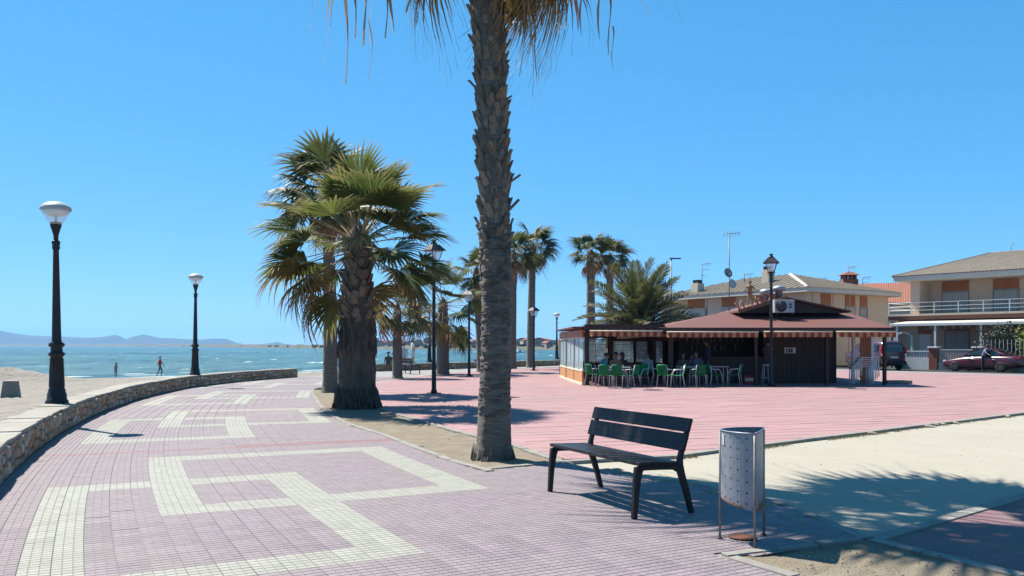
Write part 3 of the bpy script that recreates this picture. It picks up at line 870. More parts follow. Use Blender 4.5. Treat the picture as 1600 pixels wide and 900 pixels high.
def trunk_mesh(pts, rad_f, nseg=24, rings=0.0, seed=0, squash=1.0):
    """trunk through pts (list of Vectors, local); rad_f(f) radius along 0..1"""
    n = 190 if nseg > 20 else 60; b = MB(); vs_ = []
    def at(f):
        x = f * (len(pts) - 1); i = min(int(x), len(pts) - 2); u = x - i
        p0 = pts[max(i - 1, 0)]; p1 = pts[i]; p2 = pts[i + 1]; p3 = pts[min(i + 2, len(pts) - 1)]
        return .5 * ((2 * p1) + (p2 - p0) * u + (2 * p0 - 5 * p1 + 4 * p2 - p3) * u * u + (3 * p1 - p0 - 3 * p2 + p3) * u ** 3)
    for k in range(n + 1):
        f = k / n; c = at(f); r = rad_f(f) * (1 + rings * .03 * math.sin(k * 2.1) + rings * random.uniform(-.012, .012))
        for j in range(nseg):
            a = 2 * math.pi * j / nseg
            rr = r * (1 + .035 * noise.noise((math.cos(a) * 2, math.sin(a) * 2, f * 14 + seed)) + (.022 * noise.noise((math.cos(a) * .8, math.sin(a) * .8, f * 210 + seed)) + .02 * noise.noise((math.cos(a) * 9, math.sin(a) * 9, f * 20)) if nseg > 20 else 0))
            vs_.append(c + V((math.cos(a) * rr, math.sin(a) * rr, 0)))
    fs_ = [(k * nseg + j, k * nseg + (j + 1) % nseg, (k + 1) * nseg + (j + 1) % nseg, (k + 1) * nseg + j) for k in range(n) for j in range(nseg)]
    fs_.append(tuple(n * nseg + j for j in range(nseg)))
    b.add(vs_, fs_, 0, True)
    return b, at
def boot_geo(seed, thin=1.0):
    """stub of a cut leaf stalk: a curved plate, broad below, ragged and split on top; leans out from the trunk (+Y is outward)"""
    rg = random.Random(seed); b = MB()
    w0, w1, h = .5, .34 * rg.uniform(.8, 1.2), 1.0
    rows = []
    for f, w, out in ((0, w0 * .8, .0), (.35, w0, .14), (.75, w1, .30), (1.0, w1 * .72, .40)):
        rows.append([(-w, out - .05 + rg.uniform(-.02, .02), h * f), (-w * .45, out + .05, h * f + rg.uniform(-.03, .06)), (w * .45, out + .05, h * f + rg.uniform(-.03, .06)), (w, out - .05, h * f + rg.uniform(-.04, .04))])
    vs_ = [p for r in rows for p in r]
    fr = len(vs_)
    vs_ += [(x * .92, y - .16 * thin, z - .01) for x, y, z in vs_]
    fs_ = []
    for k in range(3):
        for j in range(3): fs_.append((4 * k + j, 4 * k + j + 1, 4 * k + 5 + j, 4 * k + 4 + j)); fs_.append((fr + 4 * k + j + 1, fr + 4 * k + j, fr + 4 * k + 4 + j, fr + 4 * k + 5 + j))
        fs_.append((4 * k, 4 * k + 4, fr + 4 * k + 4, fr + 4 * k)); fs_.append((4 * k + 7, 4 * k + 3, fr + 4 * k + 3, fr + 4 * k + 7))
    for j in range(3): fs_.append((12 + j, 13 + j, fr + 13 + j, fr + 12 + j))
    b.add(vs_, fs_, 0, False)
    return b
BOOTG = [boot_geo(k) for k in range(6)]
BOOTM = []
for b in BOOTG:
    o = b.build('leaf_base', M['boot']); BOOTM.append(o.data); bpy.data.objects.remove(o)
def boots(trunk, at, rad_f, f0, f1, count, w, h, limit=300, tilt=.25):
    rest = MB(); rg = random.Random(count)
    for k in range(count):
        f = f0 + (f1 - f0) * (k + .5) / count
        a = k * 2.39996 + rg.uniform(-.9, .9); f = min(1, max(f0, f + rg.uniform(-.03, .03)))
        c = at(f); r = rad_f(f) * .93
        lean = rg.uniform(-.18, .22) + (.55 if rg.random() < .05 else 0)
        s_ = rg.uniform(.8, 1.25)
        mt = Matrix.Translation(c + V((math.cos(a) * r, math.sin(a) * r, 0))) @ Matrix.Rotation(a - math.pi / 2, 4, 'Z') @ Matrix.Rotation(-tilt * .3 - lean, 4, 'X') @ Matrix.Rotation(rg.uniform(-.3, .3), 4, 'Y') @ Matrix.Diagonal((w * s_, w * s_ * 1.0, h * s_, 1))
        v_ = rg.randrange(6)
        if k < limit:
            o = bpy.data.objects.new('leaf_base', BOOTM[v_]); COL.objects.link(o); o.parent = trunk; o.matrix_local = mt
        else: rest.add([mt @ V(p) for p in BOOTG[v_].v], BOOTG[v_].f)
    if rest.v:
        o = rest.build('leaf_base', M['boot'], trunk); o['kind'] = 'stuff'

LEAVES = {
    'near': [fan_leaf(k, 1.25, 1.3, 32, rad(250), .56, .55, .35, lm='leaf') for k in range(3)],
    'near_old': [fan_leaf(20 + k, 1.3, 1.25, 30, rad(220), .42, 1.15, .8, lm='leaf_old') for k in range(2)],
    'mid': [fan_leaf(50 + k, 1.30, 1.15, 30, rad(205), .52, .12 + .06 * k, .0, lm='leaf', wind=.15, cup=.4) for k in range(4)],
    'mid_old': [fan_leaf(70 + k, 1.25, 1.15, 28, rad(205), .48, .45, .0, lm='leaf_old') for k in range(3)],
    'far': [fan_leaf(90 + k, .8, 1.0, 22, rad(235), .48, .5, .0, lm='leaf_far', wind=1.2) for k in range(3)],
    'far_old': [fan_leaf(110 + k, .8, .95, 18, rad(210), .42, 1.2, .0, lm='leaf_dead') for k in range(2)],
}
def fan_palm(base, pts, rad_f, crown_z, n, sets, label, elmin=-55, elmax=82, scale=1.0, old_below=-25, group='palm trees on the seafront', seed=0, boots_=None, core_r=.3, bark='bark', lift=0.0, open_front=False):
    rg = random.Random(seed)
    root = empty('palm_tree', base)
    tag(root, label, 'palm tree', group)
    tb, at = trunk_mesh([V(p) for p in pts], rad_f, 40 if boots_ else 14, 1.0 if not boots_ else .3, seed)
    trunk = tb.build('trunk', M[bark], root)
    if boots_: boots(trunk, at, rad_f, *boots_)
    top = at(1.0)
    cb = MB()
    cb.lathe([(core_r * .75, -.5), (core_r, -.25), (core_r * .95, 0), (core_r * .6, .25), (.05, .45)], 12, (top.x, top.y, crown_z))
    crown = cb.build('crown', M['boot'], root)
    for k in range(n):
        u = (k + .5) / n
        el = elmax + (elmin - elmax) * u ** .85 + rg.uniform(-12, 12)
        az = k * 2.39996 + rg.uniform(-.25, .25)
        d = V((math.cos(az) * math.cos(rad(el)), math.sin(az) * math.cos(rad(el)), math.sin(rad(el))))
        d.x += lift; d.normalize()
        if open_front and el < -10 and d.y < -.4 and abs(d.x) < .55: continue
        st = sets[1] if el < old_below and rg.random() < .75 else sets[0]
        me = rg.choice(LEAVES[st])
        pos = V((top.x, top.y, crown_z)) + V((d.x, d.y, 0)) * core_r * .6 + V((0, 0, .22 - .5 * u))
        place_frond(me, crown, pos, d, rg.uniform(-.55, .55), scale * rg.uniform(.74, 1.10))
    return root

# the tall palm in the foreground bed: smooth ringed foot, shaggy leaf bases above, crown over the frame
b0 = G(771, 716)
def r_main(f):
    z = f * 7.2
    return lerp_tab([(0, .285), (.10, .262), (.35, .235), (.9, .208), (1.6, .192), (2.2, .192), (2.7, .195), (3.1, .20), (4.5, .20), (6.0, .212), (6.9, .21)], z)
main = fan_palm((b0.x, b0.y, -.03), [(0, 0, 0), (.02, 0, 1.0), (.035, 0, 2.0), (.02, 0, 3.0), (.0, 0, 4.0), (-.03, 0, 5.0), (-.075, 0, 6.0), (-.12, 0, 7.2)], r_main, 7.5, 23, ('near', 'near'),
                'tall foreground palm with shaggy leaf-base trunk rising out of the top of the picture', elmin=14, elmax=80, scale=1.06, old_below=-99, seed=3,
                boots_=(.41, 1.0, 400, .105, .17), core_r=.28)
for c in main.children:
    if c.name.startswith('trunk'):
        fb = MB()
        for k in range(60):
            a = random.uniform(0, 6.283); r = random.uniform(.276, .290); h = random.uniform(.06, .26)
            x, y = math.cos(a), math.sin(a)
            fb.tube([(x * (r - .025), y * (r - .025), h), (x * r, y * r, h * .5), (x * (r + .018), y * (r + .018), .0)], [.003, .007, .006], 4)
        fb.build('root_fibre', M['bark'], c)['kind'] = 'stuff'
    if c.name.startswith('crown'):
        for dx, dy, dz, sc_ in ((.75, -.2, -.50, .60), (.9, .25, -.38, .66), (.55, .3, -.75, .52), (.95, -.1, -.22, .68), (.5, -.5, -.6, .5), (-.85, .3, -.28, .56), (-.8, -.3, -.2, .6), (.6, .5, -.6, .55), (.85, .0, -.62, .5)):
            place_frond(random.choice(LEAVES['near_old']), c, V((-.10, 0, 6.85)), V((dx, dy, dz)), random.uniform(-.5, .5), sc_)
    if c.name.startswith('trunk'):
        sb_ = MB(); rg = random.Random(12)
        for k in range(520):                                  # old worn leaf scars, thinning out downwards
            z = 3.1 - 2.5 * rg.random() ** 1.7; a = rg.uniform(0, 6.283); f = z / 7.2; r = r_main(f) * .985
            cx = lerp_tab([(0, 0), (1, .02), (2, .035), (3, .02)], z); w = rg.uniform(.05, .10); h = rg.uniform(.02, .06) * (1 if z > 2.2 else .6); pr = rg.uniform(.012, .034) * (1 if z > 2.3 else .5)
            pts_ = []
            for zz, ww, oo in ((-h, w * .7, 0), (0, w, pr), (h, w * .8, pr * 1.2), (h * 1.15, w * .75, -.01)):
                for j in (-1, -.3, .3, 1):
                    aa = a + j * ww / .2; rr = r + oo * (1 - .5 * j * j) + rg.uniform(-.003, .003)
                    pts_.append((cx + math.cos(aa) * rr, math.sin(aa) * rr, z + zz + rg.uniform(-.008, .008)))
            sb_.add(pts_, [(4 * i + j, 4 * i + j + 1, 4 * i + 5 + j, 4 * i + 4 + j) for i in range(3) for j in range(3)], 0, True)
        sb_.build('leaf_scar', M['scar'], c)['kind'] = 'stuff'
# hanging dead tips under the tall crown
def hanging(parent, pts):
    for k, (px, py0, py1, D, w) in enumerate(pts):
        a, b_ = W(px, py0, D), W(px + random.uniform(-8, 8), py1, D)
        n = 7; vs_ = []; 
        mb = MB()
        ph = random.uniform(0, 6)
        for i in range(n):
            f = i / (n - 1); c = a.lerp(b_, f) + V((.03 * math.sin(ph + f * 5), .02 * math.cos(ph + f * 4), 0)) - V(parent.location)
            ww = w * (1 - .75 * f) * (1 + .5 * math.sin(f * 9 + ph))
            vs_ += [c + V((-ww, 0, 0)), c + V((0, .01, 0)), c + V((ww, 0.004, 0))]
        mb.add(vs_, [(3 * i + q, 3 * i + q + 1, 3 * i + q + 4, 3 * i + q + 3) for i in range(n - 1) for q in (0, 1)])
        me = mb.build('dead_leaf_tip', M['leaf_dead'], parent)
        at_ = me.data.attributes.new('dry', 'FLOAT', 'POINT'); at_.data.foreach_set('value', [.2 + .8 * (i // 3) / n for i in range(len(vs_))])
hanging(main, [(538, -60, 132, 11.3, .020), (548, -80, 60, 11.5, .028), (566, -90, 72, 10.9, .030), (577, 30, 128, 10.9, .006), (600, -60, 60, 11.6, .022), (612, -50, 48, 11.2, .026), (640, -40, 20, 11.8, .03), (652, -40, 40, 11.9, .02),
               (820, -40, 120, 10.6, .012), (828, -50, 150, 10.5, .010), (836, -40, 135, 10.6, .012), (846, -60, 40, 11, .03), (862, -60, 34, 11.3, .03), (884, -60, 40, 11.2, .035), (904, -70, 45, 11.0, .03), (912, -40, 54, 11.1, .02), (938, -70, 60, 10.9, .024), (950, -30, 86, 10.9, .016), (955, 40, 108, 10.9, .008)])

# thick fan palm in the bed, with the slimmer one behind it
b2 = G(558, 637)
def r_two(f):
    return lerp_tab([(0, .55), (.05, .49), (.12, .455), (.45, .44), (.6, .39), (.72, .33), (.85, .28), (1, .24)], f)
p2 = fan_palm((b2.x, b2.y, -.03), [(0, 0, 0), (0, 0, 1), (.02, 0, 2), (.03, 0, 3), (.03, 0, 4.0)], r_two, 4.1, 58, ('mid', 'mid_old'),
              'big spreading fan palm with a very thick dark trunk in the bed beside the promenade', elmin=-42, elmax=84, scale=1.04, old_below=-26, seed=8,
              boots_=(.52, 1.0, 170, .19, .24, 300, .3), core_r=.34, lift=.06, open_front=True)
for c in p2.children:
    if c.name.startswith('crown'):
        rg = random.Random(77)
        for dx, dy, dz in ((-.8, -.3, -.6), (-.7, .2, -.75), (-.9, .1, -.42), (-.75, -.5, -.55), (-.5, .5, -.8), (.8, -.3, -.5), (.85, .3, -.55), (.9, -.1, -.3), (-.95, -.25, -.2)):
            place_frond(rg.choice(LEAVES['mid_old'] + LEAVES['mid'][:1]), c, V((dx * .15, dy * .15, 3.8)), V((dx, dy, dz)), rg.uniform(-.4, .4), rg.uniform(.95, 1.12))
    if c.name.startswith('trunk'):
        c.data.materials[0] = M['skirt']
        fb = MB(); rg = random.Random(5)
        for k in range(420):
            a = rg.uniform(0, 6.283); z = rg.choice([rg.uniform(0, .42), rg.uniform(0, .3), rg.uniform(1.25, 2.1)]); f = z / 4; r = r_two(f)
            x, y = math.cos(a), math.sin(a); q = rg.uniform(.02, .07) * (1.2 if z < .45 else .8)
            fb.tube([(x * (r - .03), y * (r - .03), z + .22), (x * (r + q * .6), y * (r + q * .6), z + .08), (x * (r + q), y * (r + q), max(0, z - .06))], [.012, .022, .008], 4)
        fb.build('fibre_skirt', M['skirt'], c)['kind'] = 'stuff'
b3 = G(516, 613)
fan_palm((b3.x, b3.y, -.03), [(0, 0, 0), (.0, 0, 2.5), (-.05, 0, 5), (-.1, 0, 6.3)], lambda f: lerp_tab([(0, .30), (.06, .25), (.5, .2), (1, .17)], f), 6.4, 38, ('far', 'far_old'),
         'slimmer taller palm standing just behind the thick fan palm', elmin=-50, elmax=80, scale=1.12, seed=12, core_r=.22, old_below=-30)

def far_palm(px, py, crown_py, n, r0, label, sc=1.0, seed=0, lean=0.0, D=None, old=-28, elmin=-55, sets=('far', 'far_old'), lift=.25):
    if D is None: p = G(px, py); D = p.y
    else: p = V((XD(px, D), D, 0))
    h = ZD(crown_py, D)
    fan_palm((p.x, p.y, -.02), [(0, 0, 0), (lean * .2, 0, h * .33), (lean * .6, 0, h * .66), (lean, 0, h)], lambda f: lerp_tab([(0, r0 * 1.35), (.06, r0 * 1.1), (.5, r0), (1, r0 * .8)], f), h + .05, n, sets, label,
             elmin=elmin, elmax=78, scale=sc, seed=seed, core_r=max(.16, r0 * .9), old_below=old, lift=lift)
far_palm(621, 591, 488, 22, .22, 'short palm with a bare grey trunk left of the far bench', .95, 21, lift=0)
far_palm(692, 585, 478, 30, .31, 'stout young fan palm with thick dark trunk between two black lamp posts', 1.15, 22, elmin=-60, lift=.0, sets=('mid', 'mid_old'))
far_palm(752, 581, 428, 28, .24, 'palm half hidden behind the tall foreground trunk, crown showing on its left', 1.0, 23, lean=-.3)
far_palm(800, 576, 400, 30, .26, 'tall palm right behind the foreground trunk with only its right side showing', 1.05, 24, lean=.1)
far_palm(829, 574, 388, 30, .27, 'tall slender palm just right of the foreground trunk, wind-blown crown', 1.1, 25, lean=.15, lift=.35)
far_palm(923, 560, 398, 26, .32, 'tall slender palm behind the left end of the kiosk', 1.05, 26, D=60, lift=.2)
far_palm(953, 560, 404, 26, .30, 'tall palm partly hidden by the feathery date palm', 1.1, 27, D=64, lift=.4)

FE = [feather_leaf(k, 3.3, 46, a) for k, a in enumerate((.5, .8, 1.1))]
Dd = 50
dp = empty('palm_tree', (XD(1000, Dd), Dd, -.02)); tag(dp, 'bushy feather-leaved date palm rising behind the kiosk awning', 'palm tree', 'palm trees on the seafront')
tb, at = trunk_mesh([V((0, 0, 0)), V((0, 0, 1.2)), V((0, 0, 2.6))], lambda f: .38 - .06 * f, 16, 1, 3)
tk_ = tb.build('trunk', M['bark'], dp)
boots(tk_, at, lambda f: .36, .2, 1, 60, .2, .2, 0)
cr = MB().lathe([(.3, -.5), (.4, -.2), (.3, .2), (.05, .4)], 10, (0, 0, 2.7)).build('crown', M['boot'], dp)
rg = random.Random(4)
for k in range(84):
    u = (k + .5) / 84
    el = 82 - 110 * u ** .8 + rg.uniform(-6, 6); az = k * 2.39996
    d = V((math.cos(az) * math.cos(rad(el)) + .05, math.sin(az) * math.cos(rad(el)), math.sin(rad(el))))
    place_frond(FE[min(2, int(u * 3))], cr, V((d.x * .2, d.y * .2, 2.9 - .4 * u)), d, rg.uniform(-.5, .5), rg.uniform(1.05, 1.35))
# ------------------------------------------------------------------ street furniture
M['iron'] = mat('black_cast_iron', (.012, .012, .013), (.022, .02, .02), 9, .45, spec=.3, bump=.15, bscale=60)
M['lampcap'] = mat('lamp_cap', (.40, .40, .385), (.33, .33, .32), 6, .4)
M['lampglass'] = glass('lamp_glass', (.80, .88, .92), .05, .36)
M['lampwhite'] = mat('lamp_reflector', (.82, .80, .74), (.74, .72, .66), 8, .5)
M['bench'] = mat('dark_bench_board', (.011, .010, .012), (.026, .02, .017), 14, .4, spec=.25, stretch=(.15, 3, 3), bump=.3, bscale=14, objrand=.2)
M['steel'] = mat('painted_steel', (.19, .215, .245), (.16, .18, .21), 3, .45, metal=.35, bump=.1, bscale=20)
M['rust'] = mat('rust', (.13, .05, .025), (.07, .03, .018), 14, .95, bump=.6, bscale=50)
M['galv'] = mat('galvanised_leg', (.27, .255, .24), (.17, .15, .13), 14, .55, metal=.4)

def rusty_steel():
    m = mat('rusting_painted_steel', (.235, .255, .28), (.195, .215, .24), 5, .45, metal=.3, bump=.15, bscale=18)
    nt = m.node_tree; L = nt.links; b = nt.nodes['Principled BSDF']
    old = b.inputs['Base Color'].links[0].from_socket
    tc = nm(nt, 'ShaderNodeTexCoord'); sp = nm(nt, 'ShaderNodeSeparateXYZ'); L.new(tc.outputs['Object'], sp.inputs[0])
    n = nm(nt, 'ShaderNodeTexNoise'); n.inputs['Scale'].default_value = 9; n.inputs['Detail'].default_value = 8; L.new(tc.outputs['Object'], n.inputs['Vector'])
    # rust creeps up from the open bottom rim in an uneven line
    a = nm(nt, 'ShaderNodeMath', operation='MULTIPLY_ADD'); L.new(n.outputs['Fac'], a.inputs[0]); a.inputs[1].default_value = .30; a.inputs[2].default_value = .16
    c = nm(nt, 'ShaderNodeMath', operation='SUBTRACT'); L.new(a.outputs[0], c.inputs[0]); L.new(sp.outputs['Z'], c.inputs[1])
    r = nm(nt, 'ShaderNodeMapRange'); r.inputs['From Min'].default_value = -.01; r.inputs['From Max'].default_value = .02; L.new(c.outputs[0], r.inputs['Value'])
    n2 = nm(nt, 'ShaderNodeTexNoise'); n2.inputs['Scale'].default_value = 16; n2.inputs['Detail'].default_value = 6; L.new(tc.outputs['Object'], n2.inputs['Vector'])
    r2 = nm(nt, 'ShaderNodeMapRange'); r2.inputs['From Min'].default_value = .66; r2.inputs['From Max'].default_value = .72; r2.inputs['To Max'].default_value = .7; L.new(n2.outputs['Fac'], r2.inputs['Value'])
    mxm = nm(nt, 'ShaderNodeMath', operation='MAXIMUM'); L.new(r.outputs[0], mxm.inputs[0]); L.new(r2.outputs[0], mxm.inputs[1])
    ru = nm(nt, 'ShaderNodeValToRGB'); e = ru.color_ramp.elements; e[0].color = (.10, .04, .02, 1); e[1].color = (.30, .115, .045, 1); L.new(n2.outputs['Fac'], ru.inputs[0])
    mx = nm(nt, 'ShaderNodeMix', data_type='RGBA'); L.new(mxm.outputs[0], mx.inputs['Factor']); L.new(old, mx.inputs['A']); L.new(ru.outputs[0], mx.inputs['B'])
    L.new(mx.outputs['Result'], b.inputs['Base Color'])
    ro = nm(nt, 'ShaderNodeMapRange'); ro.inputs['To Min'].default_value = .42; ro.inputs['To Max'].default_value = .95; L.new(mxm.outputs[0], ro.inputs['Value']); L.new(ro.outputs[0], b.inputs['Roughness'])
    me_ = nm(nt, 'ShaderNodeMapRange'); me_.inputs['To Min'].default_value = .3; me_.inputs['To Max'].default_value = 0; L.new(mxm.outputs[0], me_.inputs['Value']); L.new(me_.outputs[0], b.inputs['Metallic'])
    return m
M['binsteel'] = rusty_steel()

def globe_lamp(loc, label, tilt=0.0):
    t = empty('street_lamp', loc); tag(t, label, 'street lamp', 'glass-headed lamps along the sea wall')
    b = MB().lathe([(.20, 0), (.20, .05), (.175, .07), (.165, .19), (.15, .21), (.148, .26), (.128, .30), (.105, .88), (.14, .905), (.145, .945), (.105, .975), (.10, 1.06), (.138, 1.085), (.138, 1.13), (.09, 1.16), (.082, 1.2), (.05, 2.90), (.072, 2.93), (.062, 2.98), (.075, 3.03), (.072, 3.06), (.048, 3.08)], 16)
    for k in range(12):
        a = k * math.pi / 6
        b.tube([(math.cos(a) * .127, math.sin(a) * .127, .31), (math.cos(a) * .106, math.sin(a) * .106, .86)], .009, 4)
    b.build('post', M['iron'], t)
    MB().lathe([(.042, 3.07), (.046, 3.18), (.075, 3.28), (.10, 3.36), (.10, 3.42)], 16).build('neck', M['iron'], t)
    MB().lathe([(.10, 3.38), (.16, 3.47), (.225, 3.57), (.265, 3.66)], 20).build('glass_bowl', M['lampglass'], t)
    cp = MB().lathe([(.272, 3.652), (.276, 3.672), (.255, 3.715), (.20, 3.765), (.115, 3.80), (.03, 3.815), (.001, 3.816)], 20).build('cap', M['lampcap'], t)
    MB().lathe([(.245, 3.65), (.20, 3.585), (.12, 3.545), (.02, 3.535)], 18).build('reflector', M['lampwhite'], cp)
    MB().lathe([(.022, 3.40), (.022, 3.5), (.04, 3.53), (.03, 3.58)], 8).build('bulb', M['lampwhite'], t)
    t.rotation_euler = (0, tilt, 0)
    return t
q = P(12.62, tw(12.62) - .3)
globe_lamp((q.x, q.y, .42), 'black domed-glass lamp post on the sea wall, nearest on the left', rad(-.35))
q = P(27.3, tw(27.3) - .25)
globe_lamp((q.x, q.y, .42), 'black domed-glass lamp post further along the curved wall, left of the palms', rad(.4))
for px, D, lab in ((671, 55.5, 'black lamp post on the far sea wall, its head hidden among palm leaves'), (870, 67.5, 'small far lamp post with pale domed head just left of the kiosk glass screen')):
    globe_lamp((XD(px, D), D, .42), lab)

def lantern_lamp(loc, h, label, full=True, rz=0.3):
    t = empty('street_lamp', loc, rz); tag(t, label, 'street lamp', 'black lantern lamps')
    MB().b2((-.17, -.17, -.005), (.17, .17, .03), ch=.004).lathe([(.10, .03), (.095, .10), (.075, .14), (.068, 1.0), (.058, 1.05), (.05, h - .75), (.06, h - .72), (.035, h - .68)], 12).build('post', M['iron'], t)
    z0, z1 = h - .68, h - .34
    fr = MB()
    for sx, sy in ((-1, -1), (1, -1), (1, 1), (-1, 1)):
        fr.tube([(sx * .11, sy * .11, z0), (sx * .20, sy * .20, z1)], .012, 5)
    for k, (w, z) in enumerate(((.115, z0), (.205, z1))):
        for a, b_ in (((-w, -w), (w, -w)), ((w, -w), (w, w)), ((w, w), (-w, w)), ((-w, w), (-w, -w))):
            fr.tube([(a[0], a[1], z), (b_[0], b_[1], z)], .016, 5)
    for sx in (-1, 1): fr.tube([(sx * .03, 0, z0 - .12), (sx * .12, 0, z0 - .06), (sx * .13, 0, z0)], .012, 5)
    fr.build('lantern_frame', M['iron'], t)
    for k in range(4):
        a = k * math.pi / 2
        g = MB(); c, s_ = math.cos(a), math.sin(a)
        pts = [(-.10, -.104, z0 + .01), (.10, -.104, z0 + .01), (.19, -.194, z1 - .01), (-.19, -.194, z1 - .01)]
        g.add([(x * c - y * s_, x * s_ + y * c, z) for x, y, z in pts], [(0, 1, 2, 3)])
        g.build('pane', M['lampglass'], t)
    MB().lathe([(.02, z0), (.03, z0 + .1), (.05, z0 + .18), (.03, z0 + .24)], 8).build('bulb', M['lampwhite'], t)
    rf = MB()
    rf.add([(-.29, -.29, z1), (.29, -.29, z1), (.29, .29, z1), (-.29, .29, z1), (-.13, -.13, z1 + .19), (.13, -.13, z1 + .19), (.13, .13, z1 + .19), (-.13, .13, z1 + .19)], [(3, 2, 1, 0), (0, 1, 5, 4), (1, 2, 6, 5), (2, 3, 7, 6), (3, 0, 4, 7), (4, 5, 6, 7)])
    rf.lathe([(.10, z1 + .19), (.11, z1 + .23), (.06, z1 + .26), (.05, z1 + .30), (.08, z1 + .33), (.03, z1 + .36)], 10)
    rf.build('lantern_roof', M['iron'], t)
    return t
for (px, py, ptop, lab) in ((678, 615, 375, 'black lantern lamp post beside the thick palm, its lantern behind the leaves'), (733, 588, 450, 'black lantern lamp post just left of the tall foreground trunk'),
                            (834, 579, 477, 'black lantern lamp post right of the foreground trunk, beside a slender palm'), (1205, 603.5, 397, 'black lantern lamp post standing in front of the kiosk')):
    p = G(px, py)
    lantern_lamp((p.x, p.y, 0), ZD(ptop, p.y), lab, rz=.2 + px * .01)
# modern street light behind the date palm
t = empty('street_light', (XD(1049, 66), 66, 0)); tag(t, 'slim modern street light with a flat head above the date palm', 'street light')
zt = ZD(404, 66)
MB().tube([(0, 0, 0), (0, 0, zt)], [.09, .05], 8).build('post', M['galv'], t)
MB().b2((-.12, -.12, zt - .04), (.75, .12, zt + .05), ch=.02).build('lamp_head', M['iron'], t)

# ------------------------------------------------------------------ bench
def make_bench(loc, rz, label):
    t = empty('park_bench', loc, rz); tag(t, label, 'bench', 'dark park benches')
    Lb = 1.60
    for k, (y0, y1, z) in enumerate(((.0, .135, .475), (.15, .285, .470), (.30, .44, .462))):
        MB().box((Lb / 2, (y0 + y1) / 2, z), (Lb, y1 - y0, .032), Matrix.Rotation(rad(-2), 3, 'X'), ch=.005).build('seat_plank', M['bench'], t)
    for k, (u0, u1) in enumerate(((.10, .26), (.275, .40))):
        d0 = V((0, .455, .47)); up = V((0, .30, .954))
        c = d0 + up * ((u0 + u1) / 2)
        MB().box((Lb / 2, c.y - .01, c.z), (Lb + .02, .030, u1 - u0), Matrix.Rotation(rad(-17.5), 3, 'X'), ch=.005).build('back_plank', M['bench'], t)
    for x in (.045, Lb - .045):
        def blade(pts, ws, th=.022):
            """flat cast limb in the y-z plane through pts with widths ws"""
            b = MB(); L_, R_ = [], []
            for i, p in enumerate(pts):
                a = V(pts[max(i - 1, 0)]); c = V(pts[min(i + 1, len(pts) - 1)]); d = (c - a).normalized(); n = V((-d.y, d.x))
                L_.append(V(p) + n * ws[i] / 2); R_.append(V(p) - n * ws[i] / 2)
            n = len(pts); vs_ = []
            for sx in (-th, th):
                vs_ += [(x + sx, p.x, p.y) for p in L_] + [(x + sx, p.x, p.y) for p in R_]
            fs_ = []
            for i in range(n - 1):
                fs_ += [(i, i + 1, n + i + 1, n + i), (2 * n + i, 3 * n + i, 3 * n + i + 1, 2 * n + i + 1), (i, 2 * n + i, 2 * n + i + 1, i + 1), (n + i, n + i + 1, 3 * n + i + 1, 3 * n + i)]
            fs_ += [(0, n, 3 * n, 2 * n), (n - 1, 3 * n - 1, 4 * n - 1, 2 * n - 1)]
            b.add(vs_, fs_); return b
        blade([(-.02, 0), (-.005, .22), (.015, .38), (.03, .44)], [.045, .055, .07, .085]).build('leg', M['iron'], t, bevel=.006)
        blade([(.60, 0), (.54, .20), (.485, .36), (.465, .43)], [.042, .052, .062, .07]).build('leg', M['iron'], t, bevel=.006)
        blade([(.0, .425), (.06, .437), (.25, .432), (.40, .425), (.45, .41)], [.045, .042, .042, .045, .07]).build('seat_rail', M['iron'], t, bevel=.005)
        blade([(.468, .41), (.472, .50), (.492, .57), (.535, .69), (.575, .81)], [.06, .045, .04, .036, .03]).build('back_bracket', M['iron'], t, bevel=.005)
    MB().box((Lb - .10, .555, .815), (.07, .004, .03), Matrix.Rotation(rad(-17.5), 3, 'X')).build('maker_plate', M['galv'], t)
    return t
f1 = G(861, 767.5); f2 = G(998, 812)
d = (f2 - f1); rz = math.atan2(d.y, d.x)
make_bench((f1.x - .03 * math.cos(rz), f1.y - .03 * math.sin(rz), 0), rz, 'dark slatted park bench on the tiles beside the grey litter bin')
p = G(656, 584)
make_bench((p.x, p.y, 0), rad(128), 'small far dark bench facing the sea beyond the palms')

